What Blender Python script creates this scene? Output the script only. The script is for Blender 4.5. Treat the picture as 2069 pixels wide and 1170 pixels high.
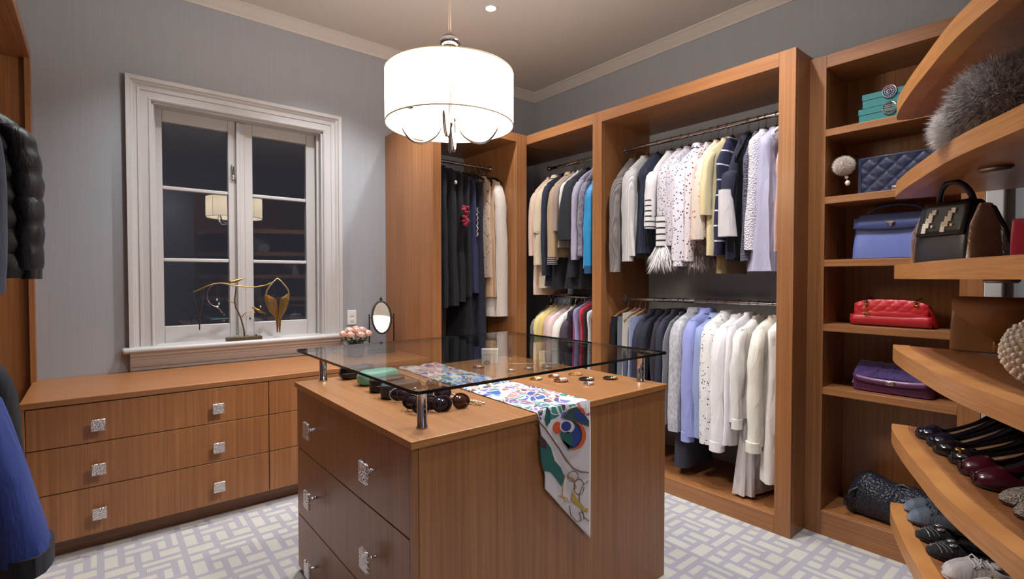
import bpy, math, random
from mathutils import Vector, Matrix, noise
random.seed(7)
S=bpy.context.scene
for o in list(bpy.data.objects): bpy.data.objects.remove(o)
COL=S.collection
R=math.radians
# ---------------------------------------------------------------- camera
FPX=1024.86; PIT=R(1.2919); YAW=R(39.3934); EYE=Vector((0,0,1.35))
cam=bpy.data.cameras.new('camera'); camo=bpy.data.objects.new('camera',cam); COL.objects.link(camo)
cam.sensor_width=36; cam.lens=FPX/2069*36; cam.clip_start=.02
camo.location=EYE; camo.rotation_euler=(R(90)-PIT,0,-YAW); S.camera=camo
# ---------------------------------------------------------------- world, exposure
wd=bpy.data.worlds.new('night'); S.world=wd; wd.use_nodes=True
wd.node_tree.nodes['Background'].inputs[0].default_value=(.020,.019,.024,1)
wd.node_tree.nodes['Background'].inputs[1].default_value=1.0
S.view_settings.view_transform='Standard'; S.view_settings.look='None'
S.view_settings.exposure=0.4; S.view_settings.gamma=1; S.view_settings.use_curve_mapping=False
DOWN=[(2.15,2.85),(2.15,1.35),(1.3,3.12),(.42,3.27),(.35,1.3),(1.9,.95),(.7,-.7)]   # recessed ceiling spots; last two unseen, added as fill light
SPOT_W=(100,100,160,80,5,105,105); CONE=(122,122,116,98,110,122,130); CEIL=3.225; LAMP=(1.19,1.87)
def light(name,kind,loc,e,col,**k):
    l=bpy.data.lights.new(name,kind); l.energy=e; l.color=col
    for a,b in k.items(): setattr(l,a,b)
    o=bpy.data.objects.new(name,l); o.location=loc; COL.objects.link(o); return o
for (x,y),w_,cn in zip(DOWN,SPOT_W,CONE):
    light('spot_light','SPOT',(x,y,CEIL-.012),w_,(.93,.965,1),spot_size=R(cn),spot_blend=.75,shadow_soft_size=.04)
light('lamp_bulb_light','POINT',(LAMP[0],LAMP[1],2.185),62,(1,.965,.95),shadow_soft_size=.09)
# ---------------------------------------------------------------- pixel -> point on a plane of the room
_fw=Vector((math.sin(YAW)*math.cos(PIT),math.cos(YAW)*math.cos(PIT),-math.sin(PIT)))
_rt=Vector((math.cos(YAW),-math.sin(YAW),0)); _up=_rt.cross(_fw)
def at(px,py,ax,v):
    d=_fw+_rt*((px-1034.5)/FPX)-_up*((py-585)/FPX); i='XYZ'.index(ax)
    return EYE+d*((v-EYE[i])/d[i])
# ---------------------------------------------------------------- mesh builder
class MB:
    def __init__(s): s.v=[];s.f=[];s.m=[];s.mi=0
    def add(s,vs,fs):
        b=len(s.v); s.v+= [tuple(p) for p in vs]; s.f+=[tuple(b+i for i in f) for f in fs]; s.m+=[s.mi]*len(fs); return s
    def box(s,x0,x1,y0,y1,z0,z1):
        if x0>x1:x0,x1=x1,x0
        if y0>y1:y0,y1=y1,y0
        if z0>z1:z0,z1=z1,z0
        return s.add([(x0,y0,z0),(x1,y0,z0),(x1,y1,z0),(x0,y1,z0),(x0,y0,z1),(x1,y0,z1),(x1,y1,z1),(x0,y1,z1)],
            [(0,3,2,1),(4,5,6,7),(0,1,5,4),(1,2,6,5),(2,3,7,6),(3,0,4,7)])
    def loft(s,rings,closed=True,caps=(1,1)):
        n=len(rings[0]); vs=[p for r in rings for p in r]; fs=[]
        for i in range(len(rings)-1):
            for j in range(n if closed else n-1):
                k=(j+1)%n; fs.append((i*n+j,i*n+k,(i+1)*n+k,(i+1)*n+j))
        if closed and caps[0]: fs.append(tuple(range(n-1,-1,-1)))
        if closed and caps[1]: fs.append(tuple((len(rings)-1)*n+j for j in range(n)))
        return s.add(vs,fs)
    def tube(s,path,r,n=8,cl=False):
        path=[Vector(p) for p in path]; N=len(path); rings=[]; ref=None
        for i,p in enumerate(path):
            a=path[(i-1)%N] if (i>0 or cl) else p; b=path[(i+1)%N] if (i<N-1 or cl) else p
            t=(b-a); t=t.normalized() if t.length>1e-9 else Vector((0,0,1))
            if ref is None: ref=t.orthogonal().normalized()
            ref=(ref-t*ref.dot(t)); ref=ref.normalized() if ref.length>1e-6 else t.orthogonal().normalized()
            q=t.cross(ref); rr=r[i] if isinstance(r,(list,tuple)) else r
            rings.append([p+(ref*math.cos(2*math.pi*k/n)+q*math.sin(2*math.pi*k/n))*rr for k in range(n)])
        if cl: rings.append(rings[0]); return s.loft(rings,True,(0,0))
        return s.loft(rings)
    def lathe(s,prof,c=(0,0,0),n=24,sx=1,sy=1,caps=(1,1)):
        return s.loft([[(c[0]+r*sx*math.cos(2*math.pi*k/n),c[1]+r*sy*math.sin(2*math.pi*k/n),c[2]+z) for k in range(n)] for r,z in prof],True,caps)
    def sph(s,c,rx,ry=None,rz=None,n=12,m=7):
        n=max(n,9); m=max(m,7)
        ry=ry or rx; rz=rz or rx
        return s.loft([[(c[0]+rx*math.sin(a)*math.cos(2*math.pi*k/n),c[1]+ry*math.sin(a)*math.sin(2*math.pi*k/n),c[2]-rz*math.cos(a)) for k in range(n)] for a in [.08+(math.pi-.16)*i/(m-1) for i in range(m)]])
    def prism(s,pts,z0,z1):
        n=len(pts); return s.add([(x,y,z0) for x,y in pts]+[(x,y,z1) for x,y in pts],[tuple(range(n-1,-1,-1)),tuple(range(n,2*n))]+[(i,(i+1)%n,n+(i+1)%n,n+i) for i in range(n)])
    def prismY(s,pts,y0,y1):      # outline in x,z, depth along y
        n=len(pts); return s.add([(x,y0,z) for x,z in pts]+[(x,y1,z) for x,z in pts],[tuple(range(n)),tuple(range(2*n-1,n-1,-1))]+[(i,n+i,n+(i+1)%n,(i+1)%n) for i in range(n)])
    def prismX(s,pts,x0,x1):      # outline in y,z, depth along x
        n=len(pts); return s.add([(x0,y,z) for y,z in pts]+[(x1,y,z) for y,z in pts],[tuple(range(n-1,-1,-1)),tuple(range(n,2*n))]+[(i,(i+1)%n,n+(i+1)%n,n+i) for i in range(n)])
    def tf(s,M,k=0):
        for i in range(k,len(s.v)): s.v[i]=tuple(M@Vector(s.v[i]))
        return s
def build(name,mb,mat,par=None,bev=0,sub=0,solid=0,smooth=True,world=False,kind=None,sharp=52):
    me=bpy.data.meshes.new(name)
    vs=mb.v
    if world and par is not None:
        Mi=Matrix.LocRotScale(par.location,par.rotation_euler,par.scale).inverted(); vs=[tuple(Mi@Vector(p)) for p in vs]
    me.from_pydata(vs,[],mb.f); me.validate()
    for m in (mat if isinstance(mat,(list,tuple)) else [mat]): me.materials.append(m)
    if isinstance(mat,(list,tuple)) and len(me.polygons)==len(mb.m): me.polygons.foreach_set('material_index',mb.m)
    if smooth:
        me.polygons.foreach_set('use_smooth',[True]*len(me.polygons))
        try: me.set_sharp_from_angle(angle=R(sharp))
        except Exception: pass
    me.update()
    o=bpy.data.objects.new(name,me); COL.objects.link(o)
    if par is not None: o.parent=par
    if bev:
        b=o.modifiers.new('b','BEVEL'); b.width=bev; b.segments=2; b.limit_method='ANGLE'; b.angle_limit=R(40)
    if solid:
        b=o.modifiers.new('s','SOLIDIFY'); b.thickness=solid; b.offset=0
    if sub:
        b=o.modifiers.new('u','SUBSURF'); b.levels=sub; b.render_levels=sub
    if kind: o['kind']=kind
    return o
def tag(o,label,cat,group=None):
    o['label']=label; o['category']=cat
    if group: o['group']=group
    return o
def thing(name,label,cat,loc=(0,0,0),rz=0,group=None,rot=None):
    o=bpy.data.objects.new(name,None); COL.objects.link(o); o.empty_display_size=.05
    o.location=loc; o.rotation_euler=rot if rot else (0,0,rz); return tag(o,label,cat,group)
def struct(name,loc=(0,0,0)):
    o=bpy.data.objects.new(name,None); COL.objects.link(o); o.location=loc; o['kind']='structure'; return o
# ---------------------------------------------------------------- materials
def lin(c): return tuple(((x/255)/12.92 if x/255<=.04045 else ((x/255+.055)/1.055)**2.4) for x in c)+(1,)
class NT:
    def __init__(s,name):
        s.mat=bpy.data.materials.new(name); s.mat.use_nodes=True; s.t=s.mat.node_tree; s.b=s.t.nodes['Principled BSDF']; s.out=s.t.nodes['Material Output']
    def n(s,ty,ins={},**k):
        x=s.t.nodes.new('ShaderNode'+ty)
        for a,b in k.items(): setattr(x,a,b)
        for a,b in ins.items(): s.set(x.inputs[a],b)
        return x
    def set(s,i,v):
        if isinstance(v,bpy.types.NodeSocket): s.t.links.new(v,i)
        else: i.default_value=v
    def math(s,op,a,b=0,c=None):
        x=s.n('Math',operation=op); s.set(x.inputs[0],a); s.set(x.inputs[1],b)
        if c is not None: s.set(x.inputs[2],c)
        return x.outputs[0]
    def mix(s,f,a,b):
        x=s.n('Mix',data_type='RGBA'); s.set(x.inputs[0],f); s.set(x.inputs[6],a); s.set(x.inputs[7],b); return x.outputs[2]
    def ramp(s,f,stops,interp='LINEAR'):
        x=s.n('ValToRGB'); s.set(x.inputs[0],f); cr=x.color_ramp; cr.interpolation=interp
        while len(cr.elements)>1: cr.elements.remove(cr.elements[-1])
        cr.elements[0].position=stops[0][0]; cr.elements[0].color=stops[0][1]
        for p,c in stops[1:]:
            e=cr.elements.new(p); e.color=c
        return x.outputs[0]
    def vec(s,scale=(1,1,1),rot=(0,0,0),coord='Object'):
        tc=s.n('TexCoord'); mp=s.n('Mapping'); s.t.links.new(tc.outputs[coord],mp.inputs[0]); mp.inputs['Scale'].default_value=scale; mp.inputs['Rotation'].default_value=rot; return mp.outputs[0]
    def bump(s,h,st=.3,d=.002):
        x=s.n('Bump'); x.inputs['Strength'].default_value=st; x.inputs['Distance'].default_value=d; s.set(x.inputs['Height'],h); s.set(s.b.inputs['Normal'],x.outputs[0])
    def p(s,**k):
        for a,b in k.items(): s.set(s.b.inputs[a.replace('_',' ')],b)
        return s
_c={}
def plain(name,rgb,rough=.5,metal=0,**k):
    key=('p',name,rgb,rough,metal,str(k))
    if key in _c: return _c[key]
    m=NT(name); m.p(Base_Color=lin(rgb),Roughness=rough,Metallic=metal,**k); _c[key]=m.mat; return m.mat
def wood(ax,dark=0):
    key=('w',ax,dark)
    if key in _c: return _c[key]
    m=NT('wood_grain_'+ax); sc={'x':(1.2,75,75),'y':(75,1.2,75),'z':(75,75,1.2)}[ax]
    n1=m.n('TexNoise',{'Vector':m.vec(sc),'Scale':1.0,'Detail':2.0}); sc2={'x':(3,300,300),'y':(300,3,300),'z':(300,300,3)}[ax]
    n2=m.n('TexNoise',{'Vector':m.vec(sc2),'Scale':1.0,'Detail':3.0})
    n3=m.n('TexNoise',{'Vector':m.vec(tuple(q*.12 for q in sc)),'Scale':1.0,'Detail':1.0})
    f=m.math('ADD',m.math('MULTIPLY',n1.outputs[0],.42),m.math('ADD',m.math('MULTIPLY',n2.outputs[0],.38),m.math('MULTIPLY',n3.outputs[0],.2)))
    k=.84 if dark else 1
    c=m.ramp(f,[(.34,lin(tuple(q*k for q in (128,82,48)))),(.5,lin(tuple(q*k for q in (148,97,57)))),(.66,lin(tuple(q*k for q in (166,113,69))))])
    m.p(Base_Color=c,Roughness=.36,Coat_Weight=.12,Coat_Roughness=.25); m.bump(n2.outputs[0],.06,.0006); _c[key]=m.mat; return m.mat
WX,WY,WZ=wood('x'),wood('y'),wood('z')
def paint(name,rgb,rough=.6):
    m=NT(name); n=m.n('TexNoise',{'Vector':m.vec((1,1,1)),'Scale':180.0,'Detail':2.0}); m.p(Base_Color=lin(rgb),Roughness=rough); m.bump(n.outputs[0],.05,.0008); return m.mat
WALL=NT('grey_wallcover'); _v=WALL.vec((220,220,2.5)); _n=WALL.n('TexNoise',{'Vector':_v,'Scale':1.0,'Detail':2.0})
WALL.p(Base_Color=WALL.ramp(_n.outputs[0],[(.3,lin((151,153,158))),(.7,lin((156,158,163)))]),Roughness=.55); WALL.bump(_n.outputs[0],.08,.0006); WALL=WALL.mat
CEILM=paint('ceiling_paint',(196,188,180),.7); TRIM=paint('white_trim_paint',(182,178,176),.35)
CHROME=plain('polished_chrome',(205,203,206),.12,1); STEEL=plain('brushed_steel',(150,146,145),.3,1); BRASS=plain('aged_brass',(150,122,70),.3,1); GOLD=plain('bright_gold',(214,176,105),.25,1)
BLK=plain('black_matte',(18,17,20),.55); BLKG=plain('black_gloss',(12,12,15),.12); BRONZE=plain('dark_bronze',(52,46,42),.4,.7)
def hammered():
    m=NT('hammered_nickel'); v=m.n('TexVoronoi',{'Vector':m.vec((1,1,1)),'Scale':150.0}); m.p(Base_Color=lin((232,228,228)),Metallic=1.0,Roughness=.3); m.bump(v.outputs[0],.9,.003); return m.mat
HAM=hammered()
def sheet_glass(name,tint,ior=1.5,extra=0.0):
    m=NT(name); m.t.nodes.remove(m.b); tr=m.n('BsdfTransparent'); tr.inputs[0].default_value=tint
    gl=m.n('BsdfGlossy'); gl.inputs[0].default_value=(1,1,1,1); gl.inputs['Roughness'].default_value=0.0
    ge=m.n('NewGeometry'); fr=m.n('Fresnel'); m.set(fr.inputs[0],m.math('MULTIPLY_ADD',ge.outputs['Backfacing'],1/ior-ior,ior)); f=m.math('ADD',fr.outputs[0],extra)
    mx=m.n('MixShader'); m.set(mx.inputs[0],f); m.t.links.new(tr.outputs[0],mx.inputs[1]); m.t.links.new(gl.outputs[0],mx.inputs[2]); m.t.links.new(mx.outputs[0],m.out.inputs[0]); return m.mat
TGLASS=sheet_glass('table_glass',(.90,.93,.92,1)); WGLASS=sheet_glass('window_glass',(.9,.92,.95,1),1.5); EDGE=plain('dark_glass_edge',(16,22,22),.08)
def emit(name,rgb,st):
    m=NT(name); m.p(Base_Color=lin(rgb),Emission_Color=lin(rgb),Emission_Strength=st); return m.mat
def cloth(rgb,pat=None,c2=None,sc=1.0,rough=.85,c3=None,sheen=.15):
    key=('c',rgb,pat,c2,sc,rough,c3)
    if key in _c: return _c[key]
    if sum(rgb)<210: sheen=.02
    m=NT('fabric_'+(pat or 'plain')); A=lin(rgb); B=lin(c2) if c2 else A; v=m.vec((1,1,1)); f=None; col=A
    wv=m.n('TexNoise',{'Vector':v,'Scale':260.0,'Detail':2.0})
    col=m.mix(wv.outputs[0],tuple(q*.86 for q in A[:3])+(1,),A); h=wv.outputs[0]; st=.25; d=.001
    sep=m.n('SeparateXYZ',{'Vector':v})
    if pat=='dots':
        vo=m.n('TexVoronoi',{'Vector':v,'Scale':55.0/sc}); col=m.mix(m.math('LESS_THAN',vo.outputs[0],.27),col,B)
    elif pat=='bands':
        z=m.math('FRACT',m.math('MULTIPLY',sep.outputs[2],1/(.026*sc))); col=m.mix(m.math('LESS_THAN',z,.28),col,B)
    elif pat=='rib':
        z=m.math('ADD',m.math('MULTIPLY',sep.outputs[1],1.0),m.math('MULTIPLY',sep.outputs[0],1.0)); w=m.math('SINE',m.math('MULTIPLY',z,520/sc)); h=w; st=.8; d=.004
        col=m.mix(m.math('MULTIPLY_ADD',w,.3,.5),tuple(q*.62 for q in A[:3])+(1,),A)
    elif pat=='knit':
        h=m.n('TexNoise',{'Vector':m.vec((300,300,90)),'Scale':1.0}).outputs[0]; st=.6; d=.002
    elif pat=='melange':
        q=m.n('TexNoise',{'Vector':m.vec((60,60,25)),'Scale':1.5/sc,'Detail':4.0}); col=m.ramp(q.outputs[0],[(.35,B),(.65,A)])
    elif pat=='floral':
        q=m.n('TexNoise',{'Vector':v,'Scale':26.0/sc,'Detail':1.5}); v2=m.n('TexVoronoi',{'Vector':v,'Scale':70.0/sc})
        f=m.math('MULTIPLY',m.math('GREATER_THAN',q.outputs[0],.56),m.math('LESS_THAN',v2.outputs[0],.36)); col=m.mix(f,col,B)
        if c3:
            q3=m.n('TexNoise',{'Vector':v,'Scale':17.0/sc,'Detail':1.0}); col=m.mix(m.math('GREATER_THAN',q3.outputs[0],.6),col,lin(c3))
    elif pat=='tweed':
        q=m.n('TexBrick',{'Vector':m.vec((1,1,1),(R(90),0,0)),'Scale':22.0/sc,'Color1':A,'Color2':tuple(q*.8 for q in A[:3])+(1,),'Mortar':B,'Mortar Size':.045}); col=q.outputs[0]; q2=m.n('TexVoronoi',{'Vector':v,'Scale':120.0}); h=q2.outputs[0]; st=.8; d=.004
    elif pat=='scales':
        q=m.n('TexVoronoi',{'Vector':v,'Scale':75.0/sc}); h=q.outputs[0]; st=.9; d=.006; col=m.ramp(q.outputs[0],[(0,A),(.6,B)])
    elif pat=='stripes':
        z=m.math('FRACT',m.math('MULTIPLY',sep.outputs[2],1/(.075*sc))); col=m.mix(m.math('LESS_THAN',z,.1),col,B)
    m.p(Base_Color=col,Roughness=rough,Sheen_Weight=sheen,Sheen_Roughness=.5); m.bump(h,st,d)
    b1=[x for x in m.t.nodes if x.type=='BUMP'][0]; wr=m.n('TexNoise',{'Vector':m.vec((26,26,7)),'Scale':1.0,'Detail':3.0,'Distortion':.6}); b2=m.n('Bump'); b2.inputs['Strength'].default_value=.5 if pat not in ('rib','knit') else .3; b2.inputs['Distance'].default_value=.016; m.set(b2.inputs['Height'],wr.outputs[0]); m.set(b1.inputs['Normal'],b2.outputs[0]); _c[key]=m.mat; return m.mat
def leather(rgb,rough=.38,quilt=0,grain=260.0):
    key=('l',rgb,rough,quilt)
    if key in _c: return _c[key]
    m=NT('leather'); v=m.vec((1,1,1)); n=m.n('TexVoronoi',{'Vector':v,'Scale':grain}); m.p(Base_Color=lin(rgb),Roughness=rough,Coat_Weight=.1); m.bump(n.outputs[0],.25,.0012); _c[key]=m.mat; return m.mat
# ================================================================ SETTING
XL,XB,YW,YN=-.92,3.53,3.93,-1.35
def carpet():
    m=NT('lattice_carpet'); sep=m.n('SeparateXYZ',{'Vector':m.vec((1,1,1))}); T=.32; U=T/8
    X=m.math('MULTIPLY',m.math('FRACT',m.math('MULTIPLY',sep.outputs[0],1/T)),8.0); Y=m.math('MULTIPLY',m.math('FRACT',m.math('MULTIPLY',sep.outputs[1],1/T)),8.0)
    rects=[(.35,3.1,.35,1.9),(.35,1.6,2.6,5.6),(2.3,3.1,2.6,4.3),(3.8,7.65,.35,1.1),(3.8,4.9,1.8,4.3),(5.6,7.65,1.8,3.3),(5.6,6.4,4.0,6.2),(7.1,7.65,4.0,7.6),(2.3,4.9,5.0,5.9),(.35,1.6,6.3,7.65),(2.3,3.4,6.6,7.65),(4.1,6.4,6.9,7.65)]
    tot=None
    for a,b,c,d in rects:
        fx=m.math('LESS_THAN',m.math('ABSOLUTE',m.math('SUBTRACT',X,(a+b)/2)),(b-a)/2); fy=m.math('LESS_THAN',m.math('ABSOLUTE',m.math('SUBTRACT',Y,(c+d)/2)),(d-c)/2)
        q=m.math('MULTIPLY',fx,fy); tot=q if tot is None else m.math('MAXIMUM',tot,q)
    rib=m.math('SINE',m.math('MULTIPLY',sep.outputs[0],900.0)); n=m.n('TexNoise',{'Vector':m.vec((1,1,1)),'Scale':240.0,'Detail':2.0})
    c=m.mix(tot,lin((164,160,170)),lin((196,192,181))); c=m.mix(m.math('MULTIPLY_ADD',rib,.07,.08),c,lin((120,112,110)))
    c=m.mix(m.math('MULTIPLY',n.outputs[0],.22),c,lin((130,122,120)))
    m.p(Base_Color=c,Roughness=.95,Sheen_Weight=.2); m.bump(m.math('ADD',m.math('MULTIPLY',tot,.6),n.outputs[0]),.5,.004); return m.mat
build('floor',MB().box(XL-.1,XB+.6,YN-.1,YW+.2,-.1,0),carpet(),kind='structure')
build('ceiling',MB().box(XL-.1,XB+.6,YN-.1,YW+.2,CEIL,CEIL+.1),CEILM,kind='structure')
wx0,wx1,wz0,wz1=.281,1.357,.886,2.462
w=MB(); w.box(XL-.1,wx0,YW,YW+.18,0,CEIL).box(wx1,XB+.1,YW,YW+.18,0,CEIL).box(wx0,wx1,YW,YW+.18,0,wz0).box(wx0,wx1,YW,YW+.18,wz1,CEIL)
build('wall_back',w,WALL,kind='structure')
build('wall_right',MB().box(XB,XB+.1,-.2,YW,0,CEIL),WALL,kind='structure')
build('wall_left',MB().box(XL-.1,XL,YN,YW,0,CEIL),WALL,kind='structure')
build('wall_front',MB().box(XL-.1,XB+.6,YN-.1,YN,0,CEIL),WALL,kind='structure')
build('wall_side',MB().box(2.975,XB+.1,YN,.36,0,CEIL),WALL,kind='structure')
build('trim_1',MB().box(2.925,3.0,.335,.395,0,CEIL),TRIM,bev=.006,kind='structure')
# crown mouldings
prof=[(0,0),(.012,0),(.016,.014),(.03,.02),(.04,.036),(.062,.05),(.072,.062),(.08,.064),(.08,.076),(0,.076)]
def crown(name,p0,p1,nrm):
    rings=[]
    for p in (p0,p1): rings.append([(p[0]+nrm[0]*a,p[1]+nrm[1]*a,CEIL-.076+b) for a,b in prof])
    mb=MB().loft(rings); build(name,mb,CEILM,kind='structure')
crown('trim_2',(XL,YW),(XB,YW),(0,-1)); crown('trim_3',(XB,YW-.0),(XB,.36),(-1,0)); crown('trim_4',(XL,YN),(XL,YW),(1,0))
# ---------------------------------------------------------------- window
W1=struct('window_1',(.82,YW,.9)); P=lambda n,mb,m,**k: build(n,mb,m,W1,world=True,**k)
ox0,ox1,oz1=.155,1.486,2.594
cp=[(0,0),(0,.016),(.008,.022),(.014,.022),(.018,.016),(.055,.016),(.058,.022),(.072,.024),(.076,.018),(.084,.020),(.094,.030),(.104,.034),(.108,.045),(.131,.048),(.131,0)]   # from opening outwards: offset, proud
def casing(name,pts):
    rings=[]
    for (x,z,dx,dz) in pts: rings.append([(x+dx*a,YW-b,z+dz*a) for a,b in cp])
    return P(name,MB().loft(rings),TRIM,sharp=14)
ix0,ix1,iz1=ox0+.131,ox1-.131,oz1-.131
casing('casing',[(ix0,.915,-1,0),(ix0,iz1,-1,1)]); casing('casing',[(ix0,iz1,-1,1),(ix1,iz1,1,1)]); casing('casing',[(ix1,iz1,1,1),(ix1,.915,1,0)])
P('window_jamb',MB().box(ix0-.005,ix0+.014,YW-.001,YW+.17,.9,iz1).box(ix1-.014,ix1+.005,YW-.001,YW+.17,.9,iz1).box(ix0,ix1,YW-.001,YW+.17,iz1-.014,iz1+.005).box(ix1-.03,ix1-.014,YW+.05,YW+.065,.9,iz1).box(ix1-.026,ix1-.014,YW+.08,YW+.09,.9,iz1).box(ix0+.014,ix0+.026,YW+.06,YW+.08,.9,iz1),TRIM,bev=.003)
P('stool',MB().box(.118,1.503,YW-.085,YW+.12,.886,.921),TRIM,bev=.014)
P('apron',MB().prismX([(YW,.886),(YW-.068,.886),(YW-.066,.868),(YW-.052,.856),(YW-.050,.846),(YW-.044,.843),(YW-.040,.826),(YW-.028,.800),(YW-.026,.796),(YW-.018,.793),(YW-.016,.773),(YW,.773)],.158,1.46),TRIM,sharp=18)
ys=YW+.12
def sash(x0,x1,xr=.055):
    s=P('sash',MB().box(x0-.055,x0,ys-.02,ys+.035,.90,2.46).box(x1,x1+xr,ys-.02,ys+.035,.90,2.46).box(x0,x1,ys-.02,ys+.035,.90,1.03).box(x0,x1,ys-.02,ys+.035,2.375,2.46),TRIM,bev=.004)
    z=[1.03,1.471,1.945,2.375]
    for q in z[1:3]:
        o=P('muntin',MB().box(x0,x1,ys-.014,ys+.03,q-.012,q+.012),TRIM,bev=.005)
    for a,b in zip(z,z[1:]): P('glass_pane',MB().box(x0,x1,ys+.004,ys+.008,a+.012 if a>1.1 else a,b-.012 if b<2.3 else b),WGLASS,smooth=False)
sash(.349,.731); sash(.887,1.262,.08)
P('meeting_stile',MB().box(.786,.832,ys-.032,ys-.018,.92,2.445).box(.779,.80,ys-.045,ys-.03,.92,2.445),TRIM,bev=.003)
P('latch',MB().box(.752,.766,ys-.038,ys-.02,2.04,2.15).tube([(.759,ys-.04,2.08),(.758,ys-.07,2.1),(.756,ys-.075,2.13)],.006,6),STEEL,bev=.002)
# ---------------------------------------------------------------- outlet
t=thing('power_outlet','white double power outlet on the grey wall right of the window','outlet',(1.574,YW,1.036))
build('cover_plate',MB().box(-.037,.037,-.006,0,-.058,.058),plain('white_plastic',(225,222,220),.35),t,bev=.003)
for dz in (-.022,.022):
    k=build('socket',MB().box(-.017,.017,-.009,-.005,dz-.015,dz+.015),plain('white_plastic',(225,222,220),.35),t,bev=.003)
    build('slot',MB().box(-.008,-.006,-.0098,-.008,dz-.005,dz+.006).box(.006,.008,-.0098,-.008,dz-.005,dz+.006).box(-.002,.002,-.0098,-.008,dz-.012,dz-.008),BLK,t if 0 else k)
# ================================================================ CLOSET UNITS
EDGEW=NT('edge_veneer'); _n=EDGEW.n('TexNoise',{'Vector':EDGEW.vec((6,6,160)),'Scale':1.0,'Detail':2.0}); EDGEW.p(Base_Color=EDGEW.ramp(_n.outputs[0],[(.35,lin((160,106,58))),(.65,lin((178,124,72)))]),Roughness=.36); EDGEW=EDGEW.mat

def board(par,name,x0,x1,y0,y1,z0,z1,m,bev=.0015): return build(name,MB().box(x0,x1,y0,y1,z0,z1),m,par,bev=bev,world=True)
X3,X4,ZT=2.755,2.932,2.52
GREYB=WALL
ROD=plain('chrome_rod',(200,198,200),.16,1)
def rod(par,a,b,r=.0135):
    o=build('hanging_rod',MB().tube([a,b],r,12),ROD,par,world=True)
    a,b=Vector(a),Vector(b); d=(b-a).normalized()
    for q_,s_ in ((a,1),(b,-1)): build('rod_bracket',MB().tube([q_,q_+d*.012*s_],.024,12),ROD,par,world=True)
    return o
# corner unit against the window wall
Y1=3.165; RY1=3.52; XS0=1.868
c1=thing('wardrobe_cabinet','corner oak wardrobe with long dark gowns, beside the oval mirror','wardrobe',(2.3,3.55,0))
board(c1,'side_panel',XS0,XS0+.045,Y1+.03,YW,0,ZT,WZ); board(c1,'face_stile',XS0,XS0+.07,Y1,Y1+.03,0,ZT,WZ); board(c1,'face_stile',2.65,X3,Y1,Y1+.03,0,ZT,WZ)
board(c1,'top_rail',XS0+.07,2.65,Y1,Y1+.03,2.452,ZT,WX); board(c1,'top_panel',XS0+.045,3.33,Y1+.03,YW,2.452,ZT-.002,WX)
board(c1,'side_panel',2.65,2.69,Y1+.03,YW,.09,2.452,WZ); board(c1,'floor_panel',XS0+.045,2.65,Y1+.03,YW,.07,.095,WX); board(c1,'plinth',XS0+.07,2.65,Y1,Y1+.03,0,.095,WX)
rod(c1,(XS0+.045,RY1,2.29),(2.65,RY1,2.29))
# run along the right wall: narrow unit, wide unit
RX=3.01; XK=3.315; RZ1,RZ2=2.283,1.2
def wardrobe(label,ya,yb,sl,sr,loc):   # ya far end, yb near end (ya>yb)
    c=thing('wardrobe_cabinet',label,'wardrobe',loc)
    if sl: board(c,'face_stile',X3,X3+.03,ya-sl,ya,0,ZT,WZ); board(c,'side_panel',X3+.03,XK,ya-sl,ya,0,2.445,WZ)
    if sr: board(c,'face_stile',X3,X3+.03,yb,yb+sr,0,ZT,WZ); board(c,'side_panel',X3+.03,XK+.015,yb,yb+sr,0,ZT,WZ)
    board(c,'top_rail',X3,X3+.03,yb+sr,ya-sl,2.445,ZT,WY); board(c,'top_panel',X3+.03,XK,yb+sr,ya-sl,2.445,ZT-.002,WY)
    board(c,'plinth',X3,X3+.03,yb+sr,ya-sl,0,.098,WY); board(c,'floor_panel',X3+.03,XK,yb+sr,ya-sl,.07,.096,WY)
    board(c,'back_panel',XK,XK+.015,yb+sr,ya-sl,0,ZT,GREYB,0)
    rod(c,(RX,ya-sl,RZ1),(RX,yb+sr,RZ1)); rod(c,(RX,ya-sl,RZ2),(RX,yb+sr,RZ2)); return c
wardrobe('narrow oak wardrobe bay left of the wide bay, jackets over folded trousers and tops',Y1,2.449,0,0,(3.0,2.8,0))
wardrobe('wide oak wardrobe bay with two full rails of blouses and shirts',2.449,1.091,.083,.082,(3.0,1.77,0))
# bag cabinet
c4=thing('handbag_cabinet','oak shelving cabinet with handbags on open shelves','shelving',(3.08,.75,0))
XD=3.245
board(c4,'face_stile',X4,X4+.03,1.012,1.091,0,2.50,WZ); board(c4,'face_stile',X4,X4+.03,.397,.474,0,2.50,WZ)
board(c4,'side_panel',X4+.03,XD,1.012,1.05,0,2.5,WZ); board(c4,'side_panel',X4+.03,XD,.43,.474,0,2.5,WZ)
board(c4,'top_rail',X4,X4+.03,.474,1.012,2.434,2.50,WY); board(c4,'top_panel',X4+.03,XD,.474,1.012,2.434,2.498,WY)
board(c4,'back_panel',XD,XD+.015,.43,1.05,0,2.5,WZ,0)
for z in (2.118,1.77,1.445,1.11,.779): board(c4,'shelf',X4,XD,.474,1.012,z-.036,z,WY)
board(c4,'floor_panel',X4+.03,XD,.474,1.012,.1,.129,WY); board(c4,'plinth',X4,X4+.03,.474,1.012,0,.129,WY)
BZ=[2.118,1.77,1.445,1.11,.779,.129]
build('trim_5',MB().box(X4+.31,XB,.43,1.08,2.505,2.52),WALL,kind='structure')
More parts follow.
